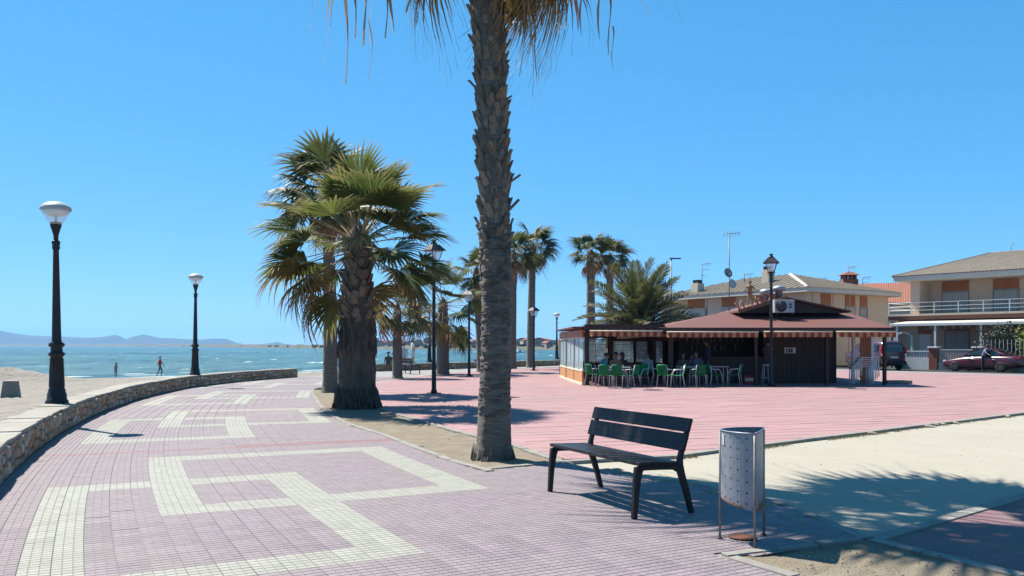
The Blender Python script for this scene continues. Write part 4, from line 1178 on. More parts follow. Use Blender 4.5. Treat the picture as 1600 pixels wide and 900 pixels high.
# ------------------------------------------------------------------ litter bin: bowed front, flat side, three legs, punched holes
A_, B_, C_ = G(1125.5, 842), G(1179, 858.5), G(1193, 836)
bin_o = (A_ + B_ + C_) / 3
binr = empty('litter_bin', (bin_o.x, bin_o.y, 0)); tag(binr, 'dented grey perforated metal litter bin with rusty bottom beside the bench', 'litter bin')
a2, b2_, c2_ = (A_ - bin_o).xy, (B_ - bin_o).xy, (C_ - bin_o).xy
def bow(p, q, amt, n):
    d = q - p; nn = V((d.y, -d.x)).normalized()
    if nn.dot((p + q) / 2) < 0: nn = -nn
    return [p + d * (k / n) + nn * amt * 4 * (k / n) * (1 - k / n) for k in range(n + 1)]
def skin_panel(curve, z0f, z1, nz, hole_r, name):
    n = len(curve) - 1; b = MB()
    seg = [(curve[i + 1] - curve[i]).length for i in range(n)]
    for i in range(n):
        p, q = curve[i], curve[i + 1]; w = seg[i]
        for j in range(nz):
            def pt(u, v):
                x = p + (q - p) * u
                uu = (i + u) / n
                zb = z0f(uu)
                z = zb + (z1 - zb) * ((j + v) / nz)
                return V((x.x, x.y, z))
            hh = (z1 - z0f((i + .5) / n)) / nz
            hole = hole_r > 0 and 0 < i < n - 1 and i % 2 == 1
            if not hole:
                b.add([pt(0, 0), pt(1, 0), pt(1, 1), pt(0, 1)], [(0, 1, 2, 3)], 0, False); continue
            ou = [(0, 0), (.5, 0), (1, 0), (1, .5), (1, 1), (.5, 1), (0, 1), (0, .5)]
            inn = []
            for k in range(8):
                a = math.pi * (1.25 + k / 4); inn.append((.5 + hole_r / w * math.cos(a), .5 + hole_r / hh * math.sin(a)))
            vs_ = [pt(*o) for o in ou] + [pt(*o) for o in inn]
            b.add(vs_, [(k, (k + 1) % 8, 8 + (k + 1) % 8, 8 + k) for k in range(8)], 0, False)
    o = b.build(name, M['binsteel'], binr)
    md = o.modifiers.new('sheet', 'SOLIDIFY'); md.thickness = .004; md.offset = -1
    return o
front = bow(a2, b2_, .062, 11); side = bow(b2_, c2_, .014, 7); back = bow(c2_, a2, .06, 11)
skin_panel(front, lambda u: .335 - .055 * u, .852, 7, .0075, 'front_panel')
skin_panel(side, lambda u: .28 - .03 * u - .02 * math.sin(u * 3.1), .846, 7, .0075, 'side_panel')
skin_panel(back, lambda u: .25 + .085 * u, .852, 7, .0075, 'back_panel')
for p_ in (a2, b2_, c2_):
    MB().tube([(p_.x * 1.015, p_.y * 1.015, 0), (p_.x * 1.01, p_.y * 1.01, .84)], .0095, 7).build('leg', M['galv'], binr)
    MB().lathe([(.02, 0.0), (.022, .008), (.012, .014)], 8, (p_.x * 1.015, p_.y * 1.015, 0)).build('foot', M['rust'], binr)
rim = MB(); ring = front + side[1:] + back[1:-1]
rim.tube([(p_.x, p_.y, .852) for p_ in ring + [ring[0]]], .007, 6); rim.build('rim', M['steel'], binr)
MB().prism([(p_.x * .96, p_.y * .96) for p_ in ring], .325, .33).build('floor_plate', M['rust'], binr)
MB().lathe([(.10, .004), (.11, .010), (.10, .016), (.02, .02)], 18, (.0, .10, 0)).build('ground_plate', M['rust'], binr)
M['sticker'] = mat('worn_white_sticker', (.62, .64, .66), (.25, .28, .31), 60, .6, detail=2)
stf = bow(a2, b2_, .062, 11)
MB().add([(stf[2].x * 1.02, stf[2].y * 1.02, .745), (stf[3].x * 1.02, stf[3].y * 1.02, .742), (stf[3].x * 1.02, stf[3].y * 1.02, .825), (stf[2].x * 1.02, stf[2].y * 1.02, .828)], [(0, 1, 2, 3)])
sb = MB(); sb.add([(stf[2].x * 1.022, stf[2].y * 1.022, .745), (stf[3].x * 1.022, stf[3].y * 1.022, .742), (stf[3].x * 1.022, stf[3].y * 1.022, .825), (stf[2].x * 1.022, stf[2].y * 1.022, .828)], [(0, 1, 2, 3)]); sb.build('sticker', M['sticker'], binr)

# concrete block on the beach
p = G(17, 616.5, -.14)
bl = MB(); bl.add([(-.27, -.22, -.1), (.27, -.22, -.1), (.27, .22, -.1), (-.27, .22, -.1), (-.20, -.17, .47), (.20, -.17, .47), (.20, .17, .47), (-.20, .17, .47)], [(3, 2, 1, 0), (0, 1, 5, 4), (1, 2, 6, 5), (2, 3, 7, 6), (3, 0, 4, 7), (4, 5, 6, 7)])
o = bl.build('concrete_block', M['kerb'], loc=(p.x, p.y, -.14), rotz=.3, bevel=.02); tag(o, 'tapered concrete block standing on the sand at the far left', 'concrete block', kind='thing')
# ------------------------------------------------------------------ kiosk bar
M['kwood'] = mat('dark_stained_wood', (.034, .014, .010), (.018, .008, .006), 6, .55, stretch=(4, 4, .3), bump=.3, bscale=20, objrand=.25)
M['kroof'] = mat('brown_roof_sheet', (.125, .042, .031), (.10, .034, .025), 2.5, .75, bump=.2, bscale=30, stretch=(.3, 3, 1))
M['kfascia'] = mat('brown_fascia', (.032, .012, .009), (.02, .009, .007), 4, .6)
M['orange_wood'] = mat('orange_varnished_wood', (.42, .15, .05), (.32, .105, .035), 3, .5, stretch=(6, 6, .5))
M['pale_wood'] = mat('light_wood_panel', (.50, .24, .09), (.42, .19, .07), 4, .5, stretch=(8, 8, .5))
M['cream_trim'] = mat('cream_trim', (.62, .55, .42), (.52, .46, .35), 5, .6)
M['vinyl'] = glass('clear_vinyl_sheet', (.62, .78, .86), .12, .42)
M['alu'] = mat('aluminium', (.50, .50, .49), (.42, .42, .42), 8, .42, metal=.35)
M['green_plastic'] = mat('green_plastic', (.004, .125, .042), (.003, .095, .033), 4, .5, spec=.2, objrand=.3)
M['white_paint'] = mat('white_paint', (.60, .60, .575), (.52, .52, .50), 3, .5)
M['ac_white'] = mat('grey_white_casing', (.38, .38, .37), (.32, .32, .31), 3, .5)
M['counter'] = mat('bar_counter', (.12, .045, .03), (.08, .03, .02), 5, .5)
def stripe_mat(name, c1, c2, per, axis=0):
    m = mat(name, c1, None, 5, .8); nt = m.node_tree; b = nt.nodes['Principled BSDF']; L = nt.links
    tc = nm(nt, 'ShaderNodeTexCoord'); sp = nm(nt, 'ShaderNodeSeparateXYZ'); L.new(tc.outputs['Object'], sp.inputs[0])
    f = nm(nt, 'ShaderNodeMath', operation='FRACT'); d_ = nm(nt, 'ShaderNodeMath', operation='DIVIDE'); L.new(sp.outputs[axis], d_.inputs[0]); d_.inputs[1].default_value = per; L.new(d_.outputs[0], f.inputs[0])
    g = nm(nt, 'ShaderNodeMath', operation='GREATER_THAN'); L.new(f.outputs[0], g.inputs[0]); g.inputs[1].default_value = .5
    mx = nm(nt, 'ShaderNodeMix', data_type='RGBA'); mx.inputs['A'].default_value = (*c1, 1); mx.inputs['B'].default_value = (*c2, 1); L.new(g.outputs[0], mx.inputs['Factor']); L.new(mx.outputs['Result'], b.inputs['Base Color'])
    tr = nm(nt, 'ShaderNodeBsdfTranslucent'); L.new(mx.outputs['Result'], tr.inputs[0]); ms = nm(nt, 'ShaderNodeMixShader'); ms.inputs[0].default_value = .35
    L.new(b.outputs[0], ms.inputs[1]); L.new(tr.outputs[0], ms.inputs[2]); L.new(ms.outputs[0], nt.nodes['Material Output'].inputs[0])
    return m
M['awning'] = stripe_mat('striped_awning', (.30, .06, .03), (.50, .29, .16), .28)

K = empty('kiosk_bar', (0, 0, 0)); tag(K, 'dark wooden beach kiosk bar with brown roof, striped awnings and a side screen', 'kiosk')
D0 = 31.75
def kp(b, name, m): return b.build(name, m, K)
kx = lambda px: XD(px, D0)
# posts along the front and down the left side
for px in (917, 1048, 1181, 1292, 1382):
    w = .085 if px in (917, 1048) else .06
    kp(MB().b2((kx(px) - w, D0 - w, -.02), (kx(px) + w, D0 + w, 2.12), ch=.01), 'post', M['kwood'])
for x, y in ((2.62, 34.3), (2.48, 37.2), (2.38, 40.4), (6.0, 40.4), (9.4, 40.4), (4.3, 36), (6.2, 36.0)):
    kp(MB().b2((x - .06, y - .06, -.02), (x + .06, y + .06, 2.15), ch=.01), 'post', M['kwood'])
# pergola roof at the left, main roof, fascia
xl, xr, xm = kx(912), 14.42, 5.5
kp(MB().b2((xl, D0 - .42, 2.14), (xm + .3, D0 - .30, 2.33)), 'fascia', M['kfascia'])
pr = MB()
for k in range(9):
    y0 = D0 - .32 + k * 1.0
    pr.b2((2.3 - .02 * k, y0, 2.19 + .004 * k), (xm + .4, y0 + .97, 2.25 + .004 * k))
kp(pr, 'pergola_roof', M['kroof'])
ey, ry, ez, rz_ = D0 - .55, 35.3, 2.20, 2.95
ey2 = 41.0
rf = MB()
rf.add([(xm, ey, ez), (xr, ey, ez), (xr - .1, ry, rz_), (9.1, ry, rz_), (xm, ey2, ez), (xr - .1, ey2, ez)],
       [(0, 1, 2, 3), (0, 3, 4), (3, 2, 5, 4), (1, 5, 2)])
rf.add([(xm, ey, ez - .05), (xr, ey, ez - .05), (xr - .1, ey2, ez - .05), (xm, ey2, ez - .05)], [(3, 2, 1, 0)])
kp(rf, 'roof', M['kroof'])
kp(MB().b2((xm - .02, ey - .03, ez - .19), (xr + .02, ey + .02, ez + .005)), 'fascia', M['kfascia'])
kp(MB().b2((xr - .04, ey + .02, ez - .19), (xr + .02, ey2, ez + .005)), 'fascia', M['kfascia'])
# raised gable on the roof
gy = 33.8
gl, gr, gp, gb, gt = XD(1153, gy), XD(1327, gy), XD(1226, gy), ZD(489, gy), ZD(467.5, gy)
g = MB(); g.add([(gl, gy, gb), (gr, gy, gb), (gp, gy, gt), (gl, gy + .1, gb), (gr, gy + .1, gb), (gp, gy + .1, gt)], [(0, 1, 2), (5, 4, 3), (0, 3, 4, 1)])
kp(g, 'gable_wall', M['kfascia'])
g = MB(); n_ = .07
for a, b_ in ((gl, gp), (gr, gp)):
    g.add([(a, gy - .18, gb + .02), (gp, gy - .18, gt + .02), (gp, gy + 4, gt + .02), (a, gy + 4, gb + .02), (a, gy - .18, gb + .02 + n_), (gp, gy - .18, gt + .02 + n_), (gp, gy + 4, gt + .02 + n_), (a, gy + 4, gb + .02 + n_)],
          [(3, 2, 1, 0), (4, 5, 6, 7), (0, 1, 5, 4), (2, 3, 7, 6), (3, 0, 4, 7)])
kp(g, 'gable_roof', M['kroof'])
g = MB(); g.add([(gl - .05, gy - .24, gb - .03), (gp, gy - .24, gt - .02), (gp, gy - .24, gt + .13), (gl - .05, gy - .24, gb + .12), (gl - .05, gy - .19, gb - .03), (gp, gy - .19, gt - .02), (gp, gy - .19, gt + .13), (gl - .05, gy - .19, gb + .12)], [(0, 1, 2, 3), (7, 6, 5, 4), (0, 4, 5, 1), (3, 2, 6, 7), (0, 3, 7, 4), (1, 5, 6, 2)])
M['brown_board'] = mat('brown_verge_board', (.20, .085, .05), (.14, .06, .035), 4, .6)
kp(g, 'verge_board', M['brown_board'])
# wooden letters standing on the verge and the frame behind them
M['letterwood'] = mat('carved_wood', (.42, .20, .10), (.28, .12, .06), 8, .7)
sl = (gt - gb) / (gp - gl)
for ch, px in (('V', 1156), ('I', 1163), ('A', 1180), ('R', 1187), ('T', 1192.5), ('O', 1199)):
    cu = bpy.data.curves.new('sign_letter', 'FONT'); cu.body = ch; cu.size = .50; cu.extrude = .035; cu.align_x = 'CENTER'
    o = bpy.data.objects.new('sign_letter', cu); COL.objects.link(o)
    me = bpy.data.meshes.new_from_object(o.evaluated_get(bpy.context.evaluated_depsgraph_get()))
    bpy.data.objects.remove(o); o = bpy.data.objects.new('sign_letter', me); COL.objects.link(o); o.parent = K; me.materials.clear()
    x = XD(px, gy - .2); o.location = (x, gy - .2, gb + .12 + (x - gl) * sl); o.rotation_euler = (rad(90), rad(-14), 0); me.materials.append(M['letterwood'])
fr = MB(); x0, x1 = XD(1152.5, gy), XD(1168, gy)
fr.tube([(x0, gy - .15, gb + .1), (x0, gy - .15, gb + .48)], .012, 5).tube([(x0, gy - .15, gb + .48), (x1, gy - .15, gb + .48)], .010, 5).tube([(x1, gy - .15, gb + .48), (x1, gy - .15, gb + .2)], .012, 5)
kp(fr, 'sign_frame', M['iron'])
# striped awnings with hanging valance, one per bay
def awning(xa, xb, ya, yb, za, zb, name='awning'):
    def cloth(u, v): return (xa + (xb - xa) * u, ya + (yb - ya) * v, za + (zb - za) * v - .02 * math.sin(v * 3.14))
    a = kp(MB().grid(cloth, 10, 4), name, M['awning'])
    v_ = MB(); n = max(6, int((xb - xa) / .14))
    for k in range(n):
        x0, x1 = xa + (xb - xa) * k / n, xa + (xb - xa) * (k + 1) / n
        xm_ = (x0 + x1) / 2; wob = .012 * math.sin(k * 1.7)
        v_.add([(x0, yb, zb), (x1, yb, zb), (x1, yb + wob, zb - .17), (xm_, yb + wob, zb - .205), (x0, yb + wob, zb - .17)], [(0, 1, 2, 3, 4)])
    v_.build('valance', M['awning'], a)
    MB().tube([(xa, yb - .01, zb + .015), (xb, yb - .01, zb + .015)], .028, 6).build('front_bar', M['cream_trim'], a)
awning(kx(919), kx(1031), D0 - .32, D0 - .62, 2.18, 2.06)
awning(kx(1036), kx(1176), D0 - .45, D0 - .75, 2.10, 2.02)
awning(kx(1184), kx(1289), D0 - .45, D0 - .75, 2.10, 2.03)
awning(kx(1295), kx(1386), D0 - .45, D0 - .75, 2.10, 2.03)
# sagging cream cloth in the left bay
def sag(u, v): return (4.1 + 2.1 * u, D0 + .25 + .5 * v, 1.88 + .10 * u - .05 * math.sin(u * 9) * .3 - .08 * v)
kp(MB().grid(sag, 14, 3), 'shade_cloth', M['cream_trim'])
# left screen: orange frame, vinyl windows, pale wooden plinth (three bays running back)
sc = [(2.74, D0 + .08), (2.60, 34.3), (2.47, 37.2), (2.37, 40.4)]
for (xa, ya), (xb, yb) in zip(sc, sc[1:]):
    e = V((xb - xa, yb - ya, 0)); ln = e.length; rzz = math.atan2(e.y, e.x)
    def spart(b, nm_, m_): return b.build(nm_, m_, K, (xa, ya, 0), rzz)
    spart(MB().b2((.05, -.03, .08), (ln - .05, .03, .52)), 'plinth_panel', M['pale_wood'])
    for k in range(1, 3): spart(MB().b2((ln * k / 3 - .02, -.036, .08), (ln * k / 3 + .02, -.0305, .52)), 'plinth_batten', M['orange_wood'])
    spart(MB().b2((0, -.06, -.01), (ln, .06, .085), ch=.01), 'base_rail', M['cream_trim'])
    spart(MB().b2((0, -.045, .52), (ln, .045, .585)), 'mid_rail', M['cream_trim'])
    spart(MB().b2((0, -.045, 1.80), (ln, .045, 1.86)), 'top_rail', M['cream_trim'])
    spart(MB().b2((0, -.04, 1.86), (ln, .04, 2.14)), 'header', M['orange_wood'])
    for k in range(2):
        spart(MB().b2((ln * k / 2 + .06, -.005, .59), (ln * (k + 1) / 2 - .06, .005, 1.80)), 'vinyl_window', M['vinyl'])
        spart(MB().b2((ln * (k + .5) * .98 / 1 * .5 * 2 / 1 - .03 if False else ln * (k + 1) / 2 - .06, -.03, .585), (ln * (k + 1) / 2 + .0, .03, 1.80)), 'mullion', M['cream_trim'])
M['screenred'] = mat('dark_red_board', (.13, .022, .016), (.09, .016, .012), 3, .6)
# back and inner screens with white-framed windows
yb_ = 40.45
def backwin(xa, xb, z0, z1, y, nm_='rear_window'):
    f = kp(MB().b2((xa, y - .02, z0), (xb, y + .02, z1)), nm_, M['vinyl'])
    m_ = MB()
    for k in range(5):
        x = xa + (xb - xa) * k / 4; m_.b2((x - .018, y - .035, z0), (x + .018, y - .0225, z1))
    for k in range(5):
        z = z0 + (z1 - z0) * k / 4; m_.b2((xa, y - .048, z - .015), (xb, y - .0355, z + .015))
    m_.build('window_bars', M['white_paint'], f)
for xa, xb in ((2.5, 4.6), (5.0, 6.6), (6.9, 8.2)): backwin(xa, xb, .75, 1.85, yb_)
kp(MB().b2((2.4, yb_ - .06, 0), (9.4, yb_ + .04, .70)), 'rear_wall', M['screenred'])
kp(MB().b2((2.4, yb_ - .06, 1.9), (9.4, yb_ + .04, 2.2)), 'rear_header', M['screenred'])
for x in (4.8, 6.75, 8.35): kp(MB().b2((x - .13, yb_ - .05, .7), (x + .13, yb_ + .03, 1.9)), 'rear_post', M['screenred'])
kp(MB().b2((4.3, 36.5, 1.72), (9.3, 36.56, 2.18)), 'inner_header', M['screenred'])
# bar body: vertical planks, counter, shelves with bottles
bx0, bx1, by = kx(1213) + .1, kx(1334), D0 + 1.9
x = bx0
while x < bx1:
    kp(MB().b2((x, by, 0), (min(x + .19, bx1) - .012, by + .05, 2.14)), 'wall_plank', M['kwood']); x += .19
kp(MB().b2((bx0, by + .05, 0), (bx1, by + .12, 2.14)), 'wall_backing', M['kfascia'])
kp(MB().b2((bx1, by + .0, 0), (bx1 + .08, 40.4, 2.14)), 'side_wall', M['kwood'])
kp(MB().b2((7.35, 40.35, 0), (13.9, 40.43, 2.2)), 'rear_wall', M['kfascia'])
kp(MB().b2((7.3, by - .12, 1.00), (bx0, by + .4, 1.06), ch=.01), 'bar_top', M['counter'])
x = 7.4
while x < bx0:
    kp(MB().b2((x, by, 0), (x + .17, by + .05, 1.0)), 'bar_front_plank', M['kwood']); x += .185
kp(MB().b2((7.3, by + .05, 0), (bx0, by + .1, .99)), 'bar_backing', M['kfascia'])
for z in (1.28, 1.62): kp(MB().b2((7.5, 36.2, z), (bx0, 36.5, z + .03)), 'bottle_shelf', M['counter'])
kp(MB().b2((7.4, 36.52, 0), (bx0, 36.6, 2.14)), 'bar_back_wall', M['kwood'])
M['bottle'] = mat('bottle_glass', (.06, .16, .07), (.25, .22, .10), 2, .15, objrand=.6)
rg = random.Random(9)
for z in (1.31, 1.65):
    x = 7.7
    while x < bx0 - .1:
        bt = MB().lathe([(.036, 0), (.038, .16), (.03, .20), (.013, .23), (.013, .29)], 8).build('bottle', M['bottle'], loc=(x, 36.33, z))
        tag(bt, 'bottle standing on the shelves inside the dark bar', 'bottle', 'bottles behind the bar', kind='thing')
        x += rg.uniform(.14, .3)
# sign on the planks
sg = kp(MB().b2((XD(1226, by - .03), by - .02, ZD(552, by)), (XD(1243.5, by - .03), by - .003, ZD(543, by))), 'notice_board', M['white_paint'])
M['darkprint'] = mat('dark_print', (.03, .035, .045), (.02, .02, .025), 5, .6)
for xa, xb in ((1228, 1230.2), (1231.5, 1234.2), (1235.2, 1238.2)):
    MB().b2((XD(xa, by), by - .026, ZD(551, by)), (XD(xb, by), by - .021, ZD(544.5, by))).build('print', M['darkprint'], sg)
# brown panel and white posts at the right end
kp(MB().b2((XD(1345, 33.4), 33.4, 0), (XD(1362, 33.4), 33.46, 2.1)), 'side_panel', M['orange_wood'])
for px in (1333.5, 1362.5): kp(MB().b2((XD(px, 33.2) - .055, 33.14, 0), (XD(px, 33.2) + .055, 33.25, 2.1)), 'white_post', M['white_paint'])
# air conditioner, vents, mast with dishes: things standing on the roof
ac = empty('air_conditioner', (XD(1208.5, 33.2), 33.2, ZD(490.5, 33.2))); tag(ac, 'white air conditioner unit with round fan on the kiosk roof', 'air conditioner')
MB().b2((0, -.15, .04), (.80, .15, .56), ch=.02).build('casing', M['ac_white'], ac)
fa = MB().lathe([(.22, -.157), (.225, -.152), (.225, -.14)], 24).build('fan', M['darkprint'], ac, (.27, 0, .30)); fa.rotation_euler = (rad(90), 0, 0); fa.location = (.27, -.302, .30)
for k in range(5): 
    gq = MB().tube([(.27 + (k * .045 + .02) * math.cos(a * .3927), -.160, .30 + (k * .045 + .02) * math.sin(a * .3927)) for a in range(17)], .004, 4); gq.build('grille_ring', M['galv'], ac)
M['bluelabel'] = mat('blue_label', (.02, .035, .22), (.015, .03, .18), 4, .5)
for z in (.235, .345): MB().b2((.565, -.1535, z), (.70, -.1505, z + .07)).build('blue_label', M['bluelabel'], ac)
for x in (.1, .7): MB().b2((x - .03, -.16, -.06), (x + .03, .16, .04)).build('foot', M['iron'], ac)
M['zinc'] = mat('zinc_vent', (.33, .36, .38), (.24, .26, .28), 4, .5, metal=.5)
for px, z0, z1, lab in ((1197.5, 2.9, ZD(452, 34.6), 'zinc roof vent left of the lamp lantern on the kiosk roof'), (1217, 3.1, ZD(447, 34.6), 'zinc roof vent with wide cap behind the air conditioner')):
    o = MB().lathe([(.15, z0), (.15, z1 - .22), (.27, z1 - .18), (.27, z1 - .05), (.18, z1), (.02, z1 + .02)], 14).build('roof_vent', M['zinc'], loc=(XD(px, 34.6), 34.6, 0)); tag(o, lab, 'vent', kind='thing')
mt = empty('antenna_mast', (XD(1139.5, 36), 36, 2.7)); tag(mt, 'tall antenna mast with two satellite dishes on the kiosk roof', 'antenna mast')
zt = ZD(366, 36) - 2.7
MB().tube([(0, 0, 0), (0, 0, zt)], .022, 6).build('mast', M['galv'], mt)
for z, x, m_ in ((ZD(427, 36) - 2.7, -.10, 'galv'), (ZD(444, 36) - 2.7, .08, 'lampcap')):
    dsh = MB().lathe([(.0, .0), (.12, .012), (.21, .04), (.22, .045), (.21, .05), (.12, .025), (.01, .012)], 18).build('dish', M[m_], mt, (x, -.1, z)); dsh.rotation_euler = (rad(72), 0, rad(25))
    MB().tube([(x, -.1, z), (x * .3, -.45, z - .08)], .01, 4).build('dish_arm', M['galv'], mt)
ya = MB()
ya.tube([(-.3, 0, zt), (.45, -.1, zt + .05)], .012, 4)
for k in range(6): ya.tube([(-.25 + k * .13, -.02, zt - .16 + .01 * k), (-.25 + k * .13 + .04, -.02, zt + .22)], .009, 4)
for k in range(4): ya.tube([(-.05 + .15 * k, -.3, zt + .02), (-.05 + .15 * k, .25, zt + .02)], .008, 4)
ya.build('aerial', M['galv'], mt)

# ------------------------------------------------------------------ terrace furniture
def make_chair():
    t = empty('terrace_chair')
    MB().grid(lambda u, v: ((u - .5) * .43, -.20 + v * .42, .445 + .02 * math.cos((u - .5) * 3) - .015 * math.sin(v * 3.1)), 6, 5, thick=(0, 0, .02)).build('seat', M['green_plastic'], t)
    MB().grid(lambda u, v: ((u - .5) * (.44 - .06 * v), -.21 - .08 * v - .03 * (1 - (2 * u - 1) ** 2), .46 + .38 * v), 6, 5, thick=(0, .018, 0)).build('backrest', M['green_plastic'], t)
    for sx in (-1, 1):
        MB().tube([(sx * .22, .24, 0), (sx * .21, .20, .45), (sx * .225, .10, .64), (sx * .215, -.22, .66)], .014, 6).build('leg', M['alu'], t)
        MB().tube([(sx * .22, -.28, 0), (sx * .20, -.20, .45), (sx * .20, -.27, .80)], .014, 6).build('leg', M['alu'], t)
    return t
def make_table():
    t = empty('terrace_table')
    MB().b2((-.36, -.36, .71), (.36, .36, .735), ch=.008).build('table_top', M['alu'], t)
    for sx in (-1, 1):
        for sy in (-1, 1):
            MB().tube([(sx * .32, sy * .32, 0), (sx * .30, sy * .30, .71)], .02, 6).build('leg', M['alu'], t)
    return t
ch0, tb0 = make_chair(), make_table()
used = [False, False]
def put(src, i, x, y, rz, label, cat, group):
    o = src if not used[i] else dup(src)
    used[i] = True
    o.location = (x, y, 0); o.rotation_euler[2] = rz + (random.uniform(-.5, .5) if i == 0 else 0); tag(o, label, cat, group)
    return o
for px, D, rz, lab in ((968, 30.6, .1, 'aluminium terrace table at the left end with sitters behind it'), (1073, 31.1, .05, 'aluminium terrace table in the middle in front of the dark posts'), (1121, 31.6, .0, 'aluminium terrace table nearest the bar counter'), (985, 34.0, .2, 'aluminium terrace table deep in the shade of the left bay')):
    put(tb0, 1, XD(px, D), D, rz, lab, 'table', 'terrace tables of the kiosk')
for px, D, rz, lab in ((928, 31.2, -1.2, 'green chair under the man in the teal shirt'), (941, 31.6, -1.4, 'green chair squeezed beside the left corner post'), (948, 29.9, -.5, 'green chair at the front left corner of the left table'), (968, 29.75, -.7, 'green chair with its back to the camera at the left table'),
                       (986, 30.3, 1.2, 'green chair right of the left table, in half sun'), (1000, 30.9, 1.9, 'green chair turned sideways with clothes over its back'), (965, 32.6, 3.1, 'green chair of the sitter with bare shoulders'), (1030, 31.0, -1.9, 'green chair behind the thick front post'),
                       (1040, 30.3, -.3, 'green chair left of the middle table, back to the camera'), (1058, 30.1, 1.0, 'green chair tucked under the middle table'), (1090, 30.4, .5, 'bright green chair at the right corner of the middle table'), (1068, 32.1, 3.0, 'green chair of the sitter in the olive top'), (1086, 32.3, 3.2, 'green chair of the man in the hat'),
                       (1116, 30.8, -1.3, 'green chair in front of the table nearest the bar'), (1147, 31.0, 1.35, 'lone green chair at the right end of the tables')):
    put(ch0, 0, XD(px, D), D, rz, lab, 'chair', 'green terrace chairs')
# bar stool, red crate, stacked tables, stone kerb piece
t = empty('bar_stool', (XD(1197, 31.9), 31.9, 0)); tag(t, 'tall aluminium bar stool beside the lantern post', 'bar stool')
MB().lathe([(.16, .76), (.165, .78), (.16, .80)], 14).build('seat', M['alu'], t)
for k in range(4):
    a = k * math.pi / 2 + .785; MB().tube([(math.cos(a) * .21, math.sin(a) * .21, 0), (math.cos(a) * .13, math.sin(a) * .13, .77)], .014, 6).build('leg', M['alu'], t)
MB().tube([(math.cos(a * .3927) * .18, math.sin(a * .3927) * .18, .28) for a in range(17)], .010, 5).build('foot_ring', M['alu'], t)
M['redplastic'] = mat('red_plastic', (.30, .02, .03), (.24, .018, .025), 4, .5)
t = empty('drinks_crate', (XD(1169, 32.9), 32.9, 0)); tag(t, 'red plastic drinks crate on the floor by the bar', 'crate')
cb = MB()
for a, b_ in (((-.2, -.15), (.2, -.13)), ((-.2, .13), (.2, .15)), ((-.2, -.13), (-.18, .13)), ((.18, -.13), (.2, .13))): cb.b2((*a, .02), (*b_, .34))
cb.b2((-.2, -.15, 0), (.2, .15, .02)); cb.build('crate_body', M['redplastic'], t)
MB().b2((-.16, -.156, .12), (.16, -.1505, .24)).build('label_panel', M['cream_trim'], t)
for k in range(6):
    o = dup(tb0)
    o.location = (XD(1350, 31.5) + .075 * k - .19, 31.45 + .015 * k, .07 * k); o.rotation_euler = (0, 0, rad(2)); o.scale = (1.05, .45, 1.0)
    tag(o, ['bottom aluminium table of the nested stack by the kiosk end', 'second nested aluminium table in the stack by the kiosk end', 'third aluminium table from below in the nested stack', 'fourth aluminium table from below in the nested stack', 'fifth aluminium table from below in the nested stack', 'topmost aluminium table of the nested stack by the kiosk end'][k], 'table', 'nested tables at the kiosk end')
o = MB().b2((XD(1385, 33), 32.9, 0), (XD(1424, 33), 33.2, .14), ch=.02).build('stone_step', M['kerb']); tag(o, 'low stone step lying at the right end of the kiosk', 'step', kind='thing')
